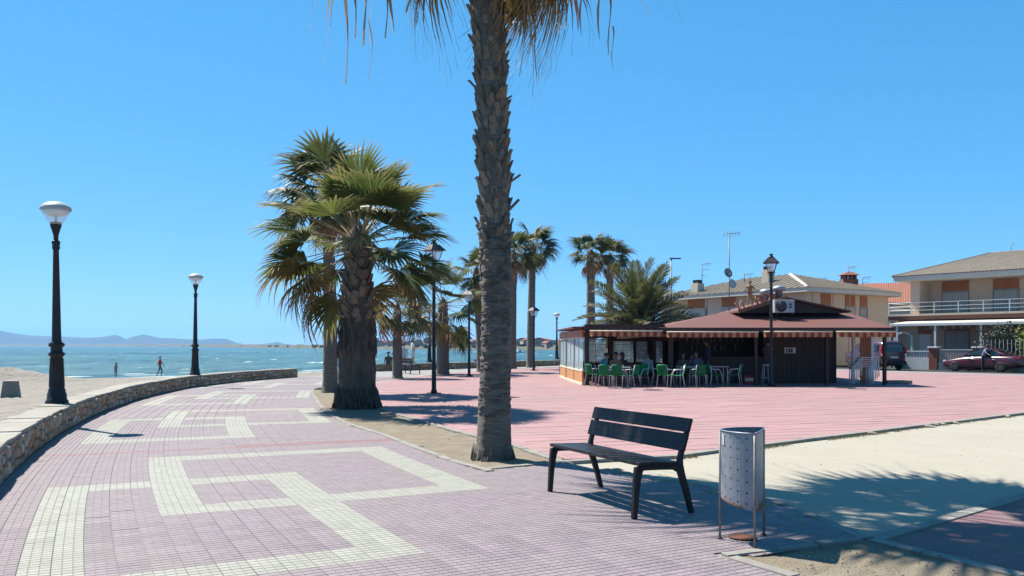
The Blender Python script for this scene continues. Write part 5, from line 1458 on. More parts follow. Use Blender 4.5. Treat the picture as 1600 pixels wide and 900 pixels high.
# ------------------------------------------------------------------ people
M['skin'] = mat('skin', (.36, .19, .12), (.31, .16, .10), 8, .55)
M['hair'] = mat('dark_hair', (.02, .014, .01), (.035, .024, .016), 20, .6)
M['grey_hair'] = mat('grey_hair', (.35, .33, .31), (.25, .24, .22), 20, .6)
CL = {}
def cloth(c):
    if c not in CL: CL[c] = mat('cloth_%d' % len(CL), c, tuple(q * .75 for q in c), 9, .85, bump=.4, bscale=22)
    return CL[c]
def person(loc, rz, label, pose='stand', h=1.7, top=(.5, .5, .5), low=(.05, .05, .07), shoe=(.04, .035, .03), hair='hair', bare=False, long_sleeve=False, shorts=False, hat=None, lean=0.0, arms='down', long_hair=False):
    k = h / 1.72
    J = {}
    if pose == 'sit':
        J['pel'] = V((0, 0, .52)); hip = .52
        legs = lambda s: [V((s * .10, .03, .52)), V((s * .12, .43, .53)), V((s * .12, .45, .09)), V((s * .125, .58, .045))]
    elif pose == 'walk':
        J['pel'] = V((0, 0, .93))
        legs = lambda s: [V((s * .09, 0, .90)), V((s * .095, .14 * s + .05, .50)), V((s * .09, .20 * s - .10, .10)), V((s * .095, .20 * s + .03, .04))]
    else:
        J['pel'] = V((0, 0, .93))
        legs = lambda s: [V((s * .09, 0, .90)), V((s * .11, .02, .50)), V((s * .12, -.01, .09)), V((s * .135, .13, .04))]
    base = J['pel']; tilt = Matrix.Rotation(-lean, 3, 'X')
    up = lambda p: base + tilt @ V(p)
    verts, radii, edges, etag = [], [], [], []
    def vv(p, r): verts.append(p * k); radii.append(r * k); return len(verts) - 1
    def ee(a, b, t): edges.append((a, b)); etag.append(t)
    T_ = 'skin' if bare else 'top'
    pel = vv(base, .135); sp = vv(up((0, 0, .21)), .125); chs = vv(up((0, .0, .40)), .145); nk0 = vv(up((0, 0, .53)), .065); nk = vv(up((0, .012, .585)), .052)
    hd0 = vv(up((0, .03, .635)), .072); hd1 = vv(up((0, .025, .71)), .098); hd2 = vv(up((0, .012, .785)), .07)
    ee(pel, sp, T_); ee(sp, chs, T_); ee(chs, nk0, T_); ee(nk0, nk, 'skin'); ee(nk, hd0, 'skin'); ee(hd0, hd1, 'skin'); ee(hd1, hd2, 'skin')
    ns = vv(up((0, .125, .68)), .016); ee(hd1, ns, 'skin')
    for s in (-1, 1):
        sh = vv(up((s * .175, 0, .475)), .062)
        A = {'down': [(s * .225, -.02, .22), (s * .235, .06, -.02), (s * .23, .10, -.10)],
             'table': [(s * .235, .08, .25), (s * .17, .32, .22), (s * .10, .39, .24)],
             'hip': [(s * .32, -.05, .24), (s * .20, .03, .04), (s * .14, .07, .0)],
             'swing': [(s * .225, -.10 * s, .22), (s * .23, -.22 * s + .08, .02), (s * .23, -.25 * s + .12, -.06)],
             'face': [(s * .24, .12, .28), (s * .13, .22, .55), (s * .08, .17, .64)] if s > 0 else [(s * .235, .08, .25), (s * .15, .30, .22), (s * .08, .36, .24)],
             'reach': [(s * .22, .18, .34), (s * .2, .42, .30), (s * .18, .5, .30)]}[arms]
        el, wr, ha = vv(up(A[0]), .044), vv(up(A[1]), .030), vv(up(A[2]), .036)
        ee(chs, sh, T_); ee(sh, el, T_); ee(el, wr, 'top' if long_sleeve and not bare else 'skin'); ee(wr, ha, 'skin')
        L_ = legs(s)
        hp, kn, an, to = vv(L_[0], .092), vv(L_[1], .062), vv(L_[2], .042), vv(L_[3], .034)
        ee(pel, hp, 'low'); ee(hp, kn, 'low'); ee(kn, an, 'skin' if shorts else 'low'); ee(an, to, 'shoe')
    me = bpy.data.meshes.new('person'); me.from_pydata(verts, edges, [])
    o = bpy.data.objects.new('person', me); COL.objects.link(o)
    md = o.modifiers.new('skin', 'SKIN'); md.use_smooth_shade = True; md.branch_smoothing = .4
    for i, sv in enumerate(me.skin_vertices[0].data):
        f = 1.35 if i in (pel, sp, chs) else 1.0
        sv.radius = (radii[i] * f, radii[i] * (.82 if i in (pel, sp, chs) else 1.0)); sv.use_root = (i == pel)
    o.modifiers.new('sub', 'SUBSURF').levels = 1; o.modifiers['sub'].render_levels = 1
    dg = bpy.context.evaluated_depsgraph_get(); dg.update()
    m2 = bpy.data.meshes.new_from_object(o.evaluated_get(dg))
    bpy.data.objects.remove(o)
    tags = ['skin', 'top', 'low', 'shoe']
    m2.materials.clear()
    for c in (M['skin'], cloth(top), cloth(low), cloth(shoe)): m2.materials.append(c)
    for p in m2.polygons:
        best, bt = 1e9, 'skin'
        for (a, b_), t_ in zip(edges, etag):
            A_, B_ = verts[a], verts[b_]; d = B_ - A_; u = max(0, min(1, (p.center - A_).dot(d) / max(1e-9, d.length_squared)))
            q = (p.center - A_ - d * u).length / (.5 * (radii[a] + radii[b_]) + .03)
            if q < best: best, bt = q, t_
        p.material_index = tags.index(bt); p.use_smooth = True
    o = bpy.data.objects.new('person', m2); COL.objects.link(o)
    o.location = loc; o.rotation_euler[2] = rz; tag(o, label, 'person')
    hc = up((0, .0, .715)) * k
    hb = MB()
    ring = [(.103, -.035), (.108, .02), (.098, .065), (.065, .098), (.01, .112)]
    hb.lathe([(r * k, z * k) for r, z in ring], 12, (hc.x, hc.y - .012 * k, hc.z))
    if long_hair: hb.tube([hc + V((0, -.07, .03)) * k, hc + V((0, -.10, -.08)) * k, hc + V((0, -.11, -.22)) * k], [.085 * k, .085 * k, .05 * k], 8)
    hb.build('hair', M[hair], o)
    if hat:
        MB().lathe([(.19 * k, .045 * k), (.19 * k, .055 * k), (.11 * k, .06 * k), (.105 * k, .13 * k), (.05 * k, .15 * k), (.005 * k, .152 * k)], 14, (hc.x, hc.y, hc.z)).build('hat', cloth(hat), o)
    return o
D_ = 59.5; person((XD(181, D_), D_, -.745), rad(160), 'small girl in a swimsuit at the water edge, hand on hip', 'stand', 1.05, (.35, .22, .24), (.33, .17, .12), (.3, .16, .1), arms='hip', long_hair=True, shorts=True)
D_ = 62; person((XD(250, D_), D_, -.74), rad(-80), 'boy in a red shirt and teal shorts walking along the water edge', 'walk', 1.47, (.42, .02, .02), (.03, .11, .13), (.3, .16, .1), shorts=True, arms='swing')
D_ = 50.2; person((XD(606, D_), D_ + .2, -.10), rad(15), 'dark-haired person in dark clothes sitting on the far sea wall, left of the trunk', 'sit', 1.65, (.06, .07, .06), (.10, .05, .04))
person((XD(613, D_), D_ + .5, -.10), rad(-20), 'person in reddish clothes sitting on the far sea wall against the palm trunk', 'sit', 1.6, (.25, .06, .05), (.22, .05, .05))
person((XD(631, 51.5), 51.5, -.02), rad(10), 'man in a pale shirt and dark cap standing at the far wall', 'stand', 1.72, (.52, .50, .53), (.34, .33, .34), hair='hair', long_sleeve=True)
person((XD(645, 53.5), 53.5, .40), rad(-60), 'person in white top standing on the far wall, body turned right', 'stand', 1.6, (.66, .64, .62), (.55, .50, .42), hair='grey_hair', shorts=True)
person((XD(746, 60.5), 60.5, -.32), rad(0), 'small dark figure sitting beyond the far sea wall', 'sit', 1.5, (.05, .06, .09), (.05, .05, .06))
person((XD(936, 31.5), 31.5, -.03), rad(-75), 'man in a teal shirt leaning over the left terrace table', 'sit', 1.75, (.01, .25, .30), (.05, .05, .06), lean=.45, arms='table')
person((XD(962, 32.5), 32.5, -.03), rad(165), 'bare-shouldered person sitting behind the left terrace table', 'sit', 1.68, (.3, .17, .1), (.1, .1, .12), bare=True, arms='table')
person((XD(972, 33.6), 33.6, -.03), rad(160), 'dark-haired woman sitting deeper in the left bay', 'sit', 1.65, (.10, .10, .10), (.05, .05, .05), long_hair=True, arms='table')
person((XD(1013, 33.2), 33.2, -.03), rad(140), 'person in a white and blue top sitting behind the thick post', 'sit', 1.66, (.45, .55, .62), (.08, .08, .1), arms='table')
person((XD(1067, 32.3), 32.3, -.03), rad(185), 'person in a dark olive top sitting at the middle table', 'sit', 1.68, (.10, .085, .06), (.05, .05, .05), hair='hair', arms='table')
person((XD(1088, 32.4), 32.4, -.03), rad(150), 'man in a dark brimmed hat and blue-grey shirt raising a hand to his face', 'sit', 1.76, (.13, .13, .20), (.06, .06, .08), hat=(.02, .02, .022), arms='face', long_sleeve=True)
person((XD(1105, 33.0), 33.0, 0), rad(100), 'dark figure standing at the corner of the bar', 'stand', 1.72, (.05, .05, .08), (.03, .03, .04), long_sleeve=True)
person((XD(1200, 32.9), 32.9, 0), rad(-20), 'person in a dark purple top leaning on the bar behind the lantern post', 'stand', 1.72, (.10, .05, .07), (.04, .04, .07), arms='reach', long_sleeve=True)

# wooden statue of a standing man on the kiosk sign
st = person((XD(1171.5, 33.6), 33.55, ZD(480.5, 33.6)), rad(175), 'x', 'stand', 1.06, (.34, .17, .08), (.40, .21, .09), (.40, .21, .09), arms='hip')
st.name = 'wooden_statue'; tag(st, 'carved wooden statue of a man in a black cap standing above the kiosk sign', 'statue')
st.data.materials[0] = M['letterwood']

# ------------------------------------------------------------------ vehicles
M['maroon'] = mat('maroon_car_paint', (.055, .004, .011), (.048, .004, .010), 2, .3, spec=.5, coat=.6)
M['van'] = mat('dark_van_paint', (.05, .006, .012), (.04, .005, .01), 2, .3, spec=.6, coat=.8)
M['tyre'] = mat('tyre_rubber', (.012, .012, .012), (.02, .02, .02), 20, .85)
M['rim'] = mat('alloy_rim', (.55, .56, .58), (.42, .43, .45), 6, .3, metal=.7)
M['carglass'] = mat('dark_car_glass', (.012, .02, .02), (.01, .015, .015), 3, .06, spec=.8)
M['headlight'] = mat('clear_headlight', (.7, .72, .72), (.6, .6, .6), 4, .15)
M['taillight'] = mat('red_tail_light', (.35, .01, .012), (.28, .008, .01), 4, .2)
M['chrome'] = mat('chrome_trim', (.7, .7, .7), (.6, .6, .6), 4, .15, metal=1.0)
def loft(sections, mats_, name, parent, sub=1, crease=None):
    """sections: list of rings with equal counts"""
    n = len(sections[0]); b = MB(); vs_ = [p for s_ in sections for p in s_]
    fs_ = [(i * n + k, i * n + (k + 1) % n, (i + 1) * n + (k + 1) % n, (i + 1) * n + k) for i in range(len(sections) - 1) for k in range(n)]
    fs_ += [tuple(range(n - 1, -1, -1)), tuple((len(sections) - 1) * n + k for k in range(n))]
    b.add(vs_, fs_, 0, True); o = b.build(name, mats_, parent)
    m_ = o.modifiers.new('sub', 'SUBSURF'); m_.levels = sub; m_.render_levels = sub
    return o
def wheel(parent, x, y, r, w, spokes=5):
    s_ = 1 if y > 0 else -1
    b = MB(); b.lathe([(r * .62, -w / 2), (r * .93, -w / 2), (r, -w * .3), (r, w * .3), (r * .93, w / 2), (r * .62, w / 2)], 22)
    o = b.build('wheel', M['tyre'], parent, (x, y, r)); o.rotation_euler = (rad(90), 0, 0)
    rm = MB().lathe([(r * .63, -w * .44), (r * .63, -w * .5), (r * .57, -w * .46), (r * .55, -w * .1), (.02, -w * .1)], 22)
    for k in range(spokes):
        a = 2 * math.pi * k / spokes + .3
        rm.box((math.cos(a) * r * .32, math.sin(a) * r * .32, -w * .40), (r * .58, r * .17, w * .10), Matrix.Rotation(a, 3, 'Z'))
    rm.lathe([(r * .14, -w * .5), (r * .14, -w * .35)], 10)
    q = rm.build('rim', M['rim'], o)
    if s_ < 0: q.rotation_euler = (rad(180), 0, 0)
def ring_sec(x, zb, zs, zt, wb, ws, wt):
    """body cross-section at x: sill, shoulder and top widths"""
    h = []
    for y, z in ((-wb, zb), (-ws, zb + .12), (-ws * 1.01, (zb + zs) / 2), (-ws * .985, zs), (-wt, zt), (0, zt + .015), (wt, zt), (ws * .985, zs), (ws * 1.01, (zb + zs) / 2), (ws, zb + .12), (wb, zb), (0, zb)):
        h.append(V((x, y, z)))
    return h
# sedan: nose towards -x local, then placed along the kerb
p_f, p_r = G(1500, 578.5), G(1580, 580.5)
dd = (p_r - p_f).xy
car_ang = math.atan2(dd.y, dd.x)
car = empty('parked_car', ((p_f.x + p_r.x) / 2, (p_f.y + p_r.y) / 2, -.05), car_ang); tag(car, 'dark red saloon car parked along the street at the right edge', 'car')
hw = .88
body = [ring_sec(-2.28, .34, .52, .60, .55, .62, .50), ring_sec(-2.20, .24, .56, .68, .70, .78, .66), ring_sec(-1.7, .20, .70, .80, .80, .87, .74), ring_sec(-1.0, .20, .78, .90, .82, hw, .76), ring_sec(-.7, .20, .82, .95, .82, hw, .77),
        ring_sec(0, .19, .86, .98, .82, hw, .77), ring_sec(1.0, .20, .89, 1.0, .82, hw, .77), ring_sec(1.55, .22, .90, 1.01, .82, .87, .76), ring_sec(2.1, .26, .88, 1.0, .76, .83, .70), ring_sec(2.30, .36, .80, .93, .64, .74, .58), ring_sec(2.36, .44, .70, .78, .55, .64, .5)]
loft(body, M['maroon'], 'body', car)
cabin = [[V((-.95, y * .72, .92)) if i < 5 else V((-.95, y * .7, .93)) for i, y in enumerate((-1, -.95, -.5, 0, .5, .95, 1))]]
def cab(x, zt, wt, wb, zb=.94): return [V((x, -wb, zb)), V((x, -wt - .06, (zb + zt) / 2 + .06)), V((x, -wt, zt - .05)), V((x, -wt * .6, zt)), V((x, 0, zt + .012)), V((x, wt * .6, zt)), V((x, wt, zt - .05)), V((x, wt + .06, (zb + zt) / 2 + .06)), V((x, wb, zb))]
loft([cab(-.98, .99, .66, .76), cab(-.55, 1.22, .60, .78), cab(-.15, 1.39, .58, .79), cab(.4, 1.43, .58, .79), cab(.9, 1.39, .57, .79), cab(1.4, 1.20, .58, .77), cab(1.78, 1.0, .62, .72)], M['maroon'], 'roof', car)
for s_ in (-1, 1):
    for xs_ in (((-.72, 1.0), (-.22, 1.325), (.30, 1.365), (.30, 1.0)), ((.36, 1.0), (.36, 1.365), (.82, 1.335), (1.30, 1.10), (1.30, 1.0))):
        g = MB(); n = len(xs_)
        yo = lambda z: s_ * (.805 - (z - .94) * .44)
        g.add([(x, yo(z), z) for x, z in xs_] + [(x, yo(z) - s_ * .03, z) for x, z in xs_], [tuple(range(n)), tuple(range(2 * n - 1, n - 1, -1))] + [(k, (k + 1) % n, n + (k + 1) % n, n + k) for k in range(n)]); g.build('side_window', M['carglass'], car)
    for x in (-.35, .85): MB().b2((x, s_ * .885 - .012, .74), (x + .2, s_ * .885 + .012, .77), ch=.005).build('door_handle', M['chrome'], car)
    MB().b2((-1.5, s_ * .884 - .01, .47), (1.7, s_ * .884 + .01, .50)).build('side_trim', M['tyre'], car)
    MB().box((-.62, s_ * .96, 1.0), (.12, .18, .12), ch=.03).build('door_mirror', M['maroon'], car)
    MB().box((-2.16, s_ * .56, .62), (.18, .30, .13), Matrix.Rotation(s_ * -.3, 3, 'Z'), ch=.03).build('headlight', M['headlight'], car)
    MB().box((2.29, s_ * .60, .80), (.12, .22, .16), ch=.03).build('tail_light', M['taillight'], car)
    for x in (-1.38, 1.36): wheel(car, x, s_ * .79, .32, .2)
g = MB(); g.add([(-.97, -.62, 1.0), (-.97, .62, 1.0), (-.22, .53, 1.372), (-.22, -.53, 1.372), (-.99, -.62, .98), (-.99, .62, .98), (-.24, .53, 1.36), (-.24, -.53, 1.36)], [(3, 2, 1, 0), (0, 1, 5, 4)]); g.build('windscreen', M['carglass'], car)
g = MB(); g.add([(1.74, -.60, 1.03), (1.74, .60, 1.03), (.98, .52, 1.395), (.98, -.52, 1.395)], [(0, 1, 2, 3)]); g.build('rear_window', M['carglass'], car)
MB().b2((-2.31, -.28, .52), (-2.25, .28, .64), ch=.01).build('grille', M['chrome'], car)
MB().b2((-2.33, -.26, .36), (-2.29, .26, .46)).build('number_plate', M['white_paint'], car)
pp = G(1536, 580)
person((pp.x, pp.y, -.02), rad(-150), 'dark-haired person in a lilac vest leaning into the dark red car', 'stand', 1.66, (.32, .28, .42), (.02, .02, .03), lean=.42, arms='reach')
# van, rear towards the camera
pv = G(1392, 577.5)
van = empty('parked_van', (pv.x, pv.y + .9, -.05), rad(100)); tag(van, 'dark maroon van parked beyond the right end of the kiosk, rear showing', 'van')
def vsec(x, zb, zt, w, tw_): return [V((x, -w * .94, zb)), V((x, -w, zb + .25)), V((x, -w, 1.0)), V((x, -w * .97, 1.15)), V((x, -tw_, zt - .12)), V((x, -tw_ * .8, zt)), V((x, 0, zt + .02)), V((x, tw_ * .8, zt)), V((x, tw_, zt - .12)), V((x, w * .97, 1.15)), V((x, w, 1.0)), V((x, w, zb + .25)), V((x, w * .94, zb)), V((x, 0, zb))]
loft([vsec(-.98, .42, 1.70, .82, .66), vsec(-.93, .30, 1.86, .9, .74), vsec(-.5, .26, 1.92, .93, .78), vsec(1.2, .24, 1.94, .93, .78), vsec(2.0, .24, 1.90, .93, .76), vsec(2.75, .25, 1.15, .92, .72), vsec(3.2, .28, .98, .86, .66), vsec(3.4, .36, .8, .72, .5)], M['van'], 'body', van)
MB().box((-.955, 0, 1.42), (.05, 1.30, .50), Matrix.Rotation(rad(7), 3, 'Y'), ch=.02).build('rear_window', M['carglass'], van)
MB().b2((-1.03, -.27, .78), (-.97, .27, .90)).build('number_plate', M['white_paint'], van)
MB().b2((-1.08, -.86, .36), (-.86, .86, .60), ch=.05).build('bumper', M['tyre'], van)
for s_ in (-1, 1):
    tl = MB().box((-.93, s_ * .83, 1.20), (.16, .17, .62), ch=.04).build('tail_light', M['taillight'], van)
    MB().box((-.945, s_ * .83, 1.0), (.16, .15, .20), ch=.03).build('reversing_lamp', M['headlight'], tl)
    for x0, x1 in ((-.55, .45), (.55, 1.5)): MB().box(((x0 + x1) / 2, s_ * .862, 1.45), (x1 - x0, .05, .44), Matrix.Rotation(s_ * rad(13), 3, 'X'), ch=.02).build('side_window', M['carglass'], van)
    MB().b2((.1, s_ * .935 - .012, 1.0), (.32, s_ * .935 + .012, 1.04)).build('door_handle', M['chrome'], van)
    for x in (-.25, 2.45): wheel(van, x, s_ * .84, .33, .2, 6)

# ------------------------------------------------------------------ buildings on the right
M['brickcream'] = mat('cream_brick', (.58, .45, .35), (.50, .38, .29), 2, .85, bump=.4, bscale=12, stretch=(1, 1, 5))
M['render'] = mat('cream_render', (.55, .46, .35), (.49, .41, .31), 1.5, .9)
M['rooftile'] = mat('olive_roof_tile', (.15, .125, .095), (.10, .085, .065), 2.2, .85, detail=8)
M['redroof'] = mat('terracotta_roof', (.25, .095, .055), (.17, .065, .04), 3, .85, detail=8)
M['terra'] = mat('terracotta_panel', (.33, .13, .05), (.27, .105, .04), 3, .8)
M['shutter'] = mat('pale_roller_shutter', (.62, .61, .57), (.55, .54, .51), 2, .6, stretch=(1, 1, 14))
M['grille'] = mat('grey_window_grille', (.24, .24, .24), (.19, .19, .20), 5, .5)
M['brownbrick'] = mat('brown_brick_band', (.17, .075, .045), (.12, .055, .035), 6, .85)
M['fasciaw'] = mat('white_fascia', (.52, .49, .43), (.46, .43, .38), 2, .7)
M['wood_door'] = mat('brown_door', (.13, .065, .04), (.10, .05, .03), 4, .5)
M['awn_grey'] = stripe_mat('grey_striped_awning', (.55, .52, .47), (.32, .29, .26), .5)

def tile_roof(b, e0, e1, r0, r1, pitch=.24, mat_=0):
    """barrel tile ribs down a slope: eave e0-e1, ridge r0-r1"""
    e0, e1, r0, r1 = map(V, (e0, e1, r0, r1))
    n = max(4, int((e1 - e0).length / pitch)); nr = 1
    nrm_ = (e1 - e0).cross(r0 - e0).normalized()
    if nrm_.z < 0: nrm_ = -nrm_
    vs_, fs_ = [], []
    sub = 4
    for k in range(n * sub + 1):
        f = k / (n * sub); h = .045 * abs(math.sin(math.pi * k / sub)) 
        a, c = e0.lerp(e1, f) + nrm_ * h, r0.lerp(r1, f) + nrm_ * h
        vs_ += [a, c]
    for k in range(n * sub): fs_.append((2 * k, 2 * k + 2, 2 * k + 3, 2 * k + 1))
    b.add(vs_, fs_, mat_, True)
class Facade:
    def __init__(s, A, e, name=None):
        s.A = V(A); s.e = V(e).normalized(); s.rz = math.atan2(s.e.y, s.e.x)
    def u(s, px, off=0.0):
        """distance along the wall where the ray through pixel column px meets it (off: metres in front)"""
        n = V((s.e.y, -s.e.x)); A = s.A + n * off
        d = V(((px - 800) / F, 1.0))
        # A + e*u = d*k
        det = s.e.x * (-d.y) - (-d.x) * s.e.y
        return (-A.x * -d.y + -d.x * A.y) / det if abs(det) > 1e-9 else 0
    def dep(s, u, off=0.0): return (s.A + s.e * u + V((s.e.y, -s.e.x)) * off).y
    def z(s, px, py, off=0.0): return ZD(py, s.dep(s.u(px, off), off))

# right-hand house with balcony
FD = Facade((27.9, 60.0), (5.6, -6.2))
HD = empty('house', (27.9, 60.0, 0), FD.rz); tag(HD, 'two-storey cream house with olive tiled roof, long balcony and porch at the right edge', 'house')
Lh = 19.0
def hp_(b, n, m_, par=None): return b.build(n, m_, par or HD)
zb = 3.60; ze = 6.10
wu = lambda px: FD.u(px)
hp_(MB().b2((0, 0, 0), (Lh, 9, 3.35)), 'ground_floor_wall', M['brickcream'])
hp_(MB().b2((FD.u(1423, 1.0), .9, 3.75), (Lh, 9, ze)), 'upper_wall', M['brickcream'])
BX = FD.u(1388, 1.35); RX = FD.u(1394, 1.78)
hp_(MB().b2((BX, -1.35, 3.34), (Lh, 9, 3.62)), 'balcony_slab', M['brownbrick'])
hp_(MB().b2((BX - .05, -1.42, 3.62), (Lh, 9.05, 3.76)), 'balcony_edge', M['render'])
hp_(MB().b2((FD.u(1423, 1.0), -1.0, 3.76), (FD.u(1423, 1.0) + .6, .9, ze)), 'corner_pier', M['brickcream'])
rl = MB()
for z in (4.02, 4.27, 4.55): rl.tube([(BX, -1.3, z), (Lh, -1.3, z)], .028, 6)
for k in range(14): rl.b2((BX + k * 1.55 - .03, -1.33, 3.76), (BX + k * 1.55 + .03, -1.27, 4.55))
rl.tube([(BX, -1.3, 4.55), (BX, 3, 4.55)], .03, 6).tube([(BX, -1.3, 4.2), (BX, 3, 4.2)], .03, 6)
hp_(rl, 'balcony_railing', M['white_paint'])
hp_(MB().b2((RX + .05, -1.7, ze - .02), (Lh, 10, ze + .30)), 'eaves_board', M['fasciaw'])
rf = MB()
e0, e1, r0, r1 = (RX, -1.78, ze + .31), (Lh, -1.78, ze + .31), (RX + 4.4, 4.2, ze + 2.05), (Lh, 4.2, ze + 2.05)
tile_roof(rf, e0, e1, r0, r1); rf.add([e0, r0, (RX, 10, ze + .31)], [(0, 1, 2)]); rf.add([r0, r1, (Lh, 10, ze + .31), (RX, 10, ze + .31)], [(0, 1, 2, 3)])
rfo = hp_(rf, 'roof', M['rooftile'])
MB().tube([r0, r1], .09, 8).build('ridge_tiles', M['rooftile'], rfo)
MB().tube([(e0[0], e0[1], e0[2] + .02), r0], .08, 8).build('hip_tiles', M['rooftile'], rfo)
MB().tube([(6.2, 4.2, ze + 2.0), (6.2, 4.2, ze + 2.7)], .02, 5).tube([(5.9, 4.2, ze + 2.55), (6.5, 4.2, ze + 2.6)], .015, 5).build('roof_aerial', M['galv'], rfo)
def window(x0, x1, z0, z1, y, par, bars=13, head=None, shut='shutter', frame=None):
    w = MB().b2((x0, y - .02, z0), (x1, y + .03, z1)).build('window', M[shut], par)
    fr = MB()
    for a, b_ in (((x0 - .06, z0 - .06), (x0, z1 + .06)), ((x1, z0 - .06), (x1 + .06, z1 + .06)), ((x0, z1), (x1, z1 + .06)), ((x0, z0 - .06), (x1, z0))): fr.b2((a[0], y - .05, a[1]), (b_[0], y + .02, b_[1]))
    fr.build('window_frame', M[frame or 'grille'], w)
    if bars:
        g = MB()
        for k in range(bars): x = x0 + (x1 - x0) * (k + .5) / bars; g.b2((x - .014, y - .12, z0), (x + .014, y - .10, z1))
        for z in (z0 + .08, (z0 + z1) / 2, z1 - .08): g.b2((x0 - .04, y - .135, z - .015), (x1 + .04, y - .1205, z + .015))
        g.build('window_bars', M['grille'], w)
    if head: MB().b2((x0 - .05, y - .03, z1 + .065), (x1 + .05, y + .05, z1 + head)).build('terracotta_head', M['terra'], w)
    return w
U9 = lambda px: FD.u(px, -.9)
window(U9(1473), U9(1513), 3.80, 5.30, .88, HD, 13, .75)
window(U9(1553), U9(1591), 3.80, 5.30, .88, HD, 13, .75)
window(U9(1626), U9(1660), 3.80, 5.30, .88, HD, 13, .75)
d_ = hp_(MB().b2((U9(1433), .84, 3.77), (U9(1449.5), .9 - .003, 5.2)), 'balcony_door', M['wood_door'])
MB().b2((U9(1432), .85, 5.26), (U9(1450), .897, 5.98)).build('terracotta_head', M['terra'], d_)
window(wu(1478), wu(1514), .95, 2.55, -.02, HD, 13, .3, frame='terra')
window(wu(1562), wu(1600), .95, 2.55, -.02, HD, 13, .3, frame='terra')
dr = hp_(MB().b2((wu(1437), -.05, 0), (wu(1454), -.003, 2.35)), 'front_door', M['shutter'])
MB().b2((wu(1435), -.04, 2.37), (wu(1456), -.004, 3.1)).build('terracotta_head', M['terra'], dr)
# porch: white beam, posts, striped awning under it
hp_(MB().b2((FD.u(1390, 4.1), -4.1, 2.86), (Lh, -3.95, 3.02)), 'porch_beam', M['white_paint'])
pg = MB()
PX_ = FD.u(1390, 4.1)
pg.add([(PX_, -4.05, 3.025), (Lh, -4.05, 3.025), (Lh, -.1, 3.34), (PX_, -.1, 3.34)], [(0, 1, 2, 3)])
hp_(pg, 'porch_roof', M['fasciaw'])
for k, px in enumerate((1402, 1461.5, 1533)):
    x = FD.u(px, 4.0); hp_(MB().b2((x - .06, -4.06, 0), (x + .06, -3.96, 2.86)), 'porch_post', M['white_paint'])
av = MB()
for k in range(44):
    x0 = 2.2 + k * .3; av.add([(x0, -.6, 2.95), (x0 + .3, -.6, 2.95), (x0 + .3, -.62, 2.66 + .04 * (k % 2)), (x0, -.62, 2.66 + .04 * (k % 2))], [(0, 1, 2, 3)])
hp_(av, 'awning_valance', M['awn_grey'])
# arched side porch at the left of the house
sp_ = MB()
AX = FD.u(1412, 3.1)
for x in (AX - .575, AX + .575): sp_.b2((x - .07, -3.2, 0), (x + .07, -3.06, 2.0))
n = 10
for k in range(n):
    a0, a1 = math.pi * k / n, math.pi * (k + 1) / n
    sp_.add([(AX - .65 * math.cos(a), y, 2.0 + .5 * math.sin(a)) for a in (a0, a1) for y in (-3.2, -3.06)] + [(AX - .52 * math.cos(a), y, 2.0 + .38 * math.sin(a)) for a in (a0, a1) for y in (-3.2, -3.06)], [(0, 1, 3, 2), (4, 6, 7, 5), (0, 2, 6, 4), (1, 5, 7, 3)])
hp_(sp_, 'porch_arch', M['white_paint'])
hp_(MB().b2((FD.u(1392, 1.2), -1.2, 0), (-.02, 7, 3.2)), 'side_wing_wall', M['render'])
# garden wall, pillars, gate rails in front
def thing(name, label, cat, loc, rz, group=None):
    t_ = empty(name, loc, rz); tag(t_, label, cat, group); return t_
gw = FD.A + V((FD.e.y, -FD.e.x)) * 5.6
GW = thing('garden_wall', 'low white garden wall with lattice top and brick pillars before the house', 'wall', (gw.x, gw.y, 0), FD.rz)
GU = lambda px: FD.u(px, 5.6)
xa, xb = GU(1408), GU(1455)
MB().b2((xa, -.1, 0), (xb, .1, .78)).build('wall_base', M['white_paint'], GW)
lt = MB()
for k in range(int((xb - xa) / .16)): lt.b2((xa + k * .16, -.05, .78), (xa + k * .16 + .07, .05, 1.13))
lt.b2((xa, -.06, .93), (xb, .06, .98)); lt.b2((xa, -.1, 1.13), (xb, .1, 1.21))
lt.build('lattice', M['white_paint'], GW)
M['brickred'] = mat('red_brick_pillar', (.24, .075, .035), (.18, .055, .028), 5, .85, bump=.4, bscale=20)
for px in (1460, 1529):
    x = GU(px); pl_ = MB().b2((x - .24, -.26, 0), (x + .24, .26, 1.38)).build('pillar', M['brickred'], GW); MB().b2((x - .32, -.33, 1.38), (x + .32, .33, 1.47), ch=.02).build('pillar_cap', M['white_paint'], pl_)
gt_ = MB(); x0, x1 = GU(1460) + .26, GU(1529) - .26
gt_.b2((x0, -.03, 1.25), (x1, .03, 1.31)); gt_.b2((x0, -.03, .45), (x1, .03, .5))
for k in range(22): x = x0 + (x1 - x0) * (k + .5) / 22; gt_.b2((x - .015, -.015, .45), (x + .015, .015, 1.25))
gt_.build('railing', M['fasciaw'], GW)
MB().b2((x0, -.08, 0), (x1, .08, .45)).build('wall_base', M['fasciaw'], GW)
x0 = GU(1529) + .26
MB().b2((x0, -.1, 0), (x0 + 9, .1, .5)).build('wall_base', M['fasciaw'], GW)
gt2 = MB()
for k in range(40): gt2.b2((x0 + k * .22, -.015, .5), (x0 + k * .22 + .03, .015, 1.9))
gt2.build('railing', M['fasciaw'], GW)

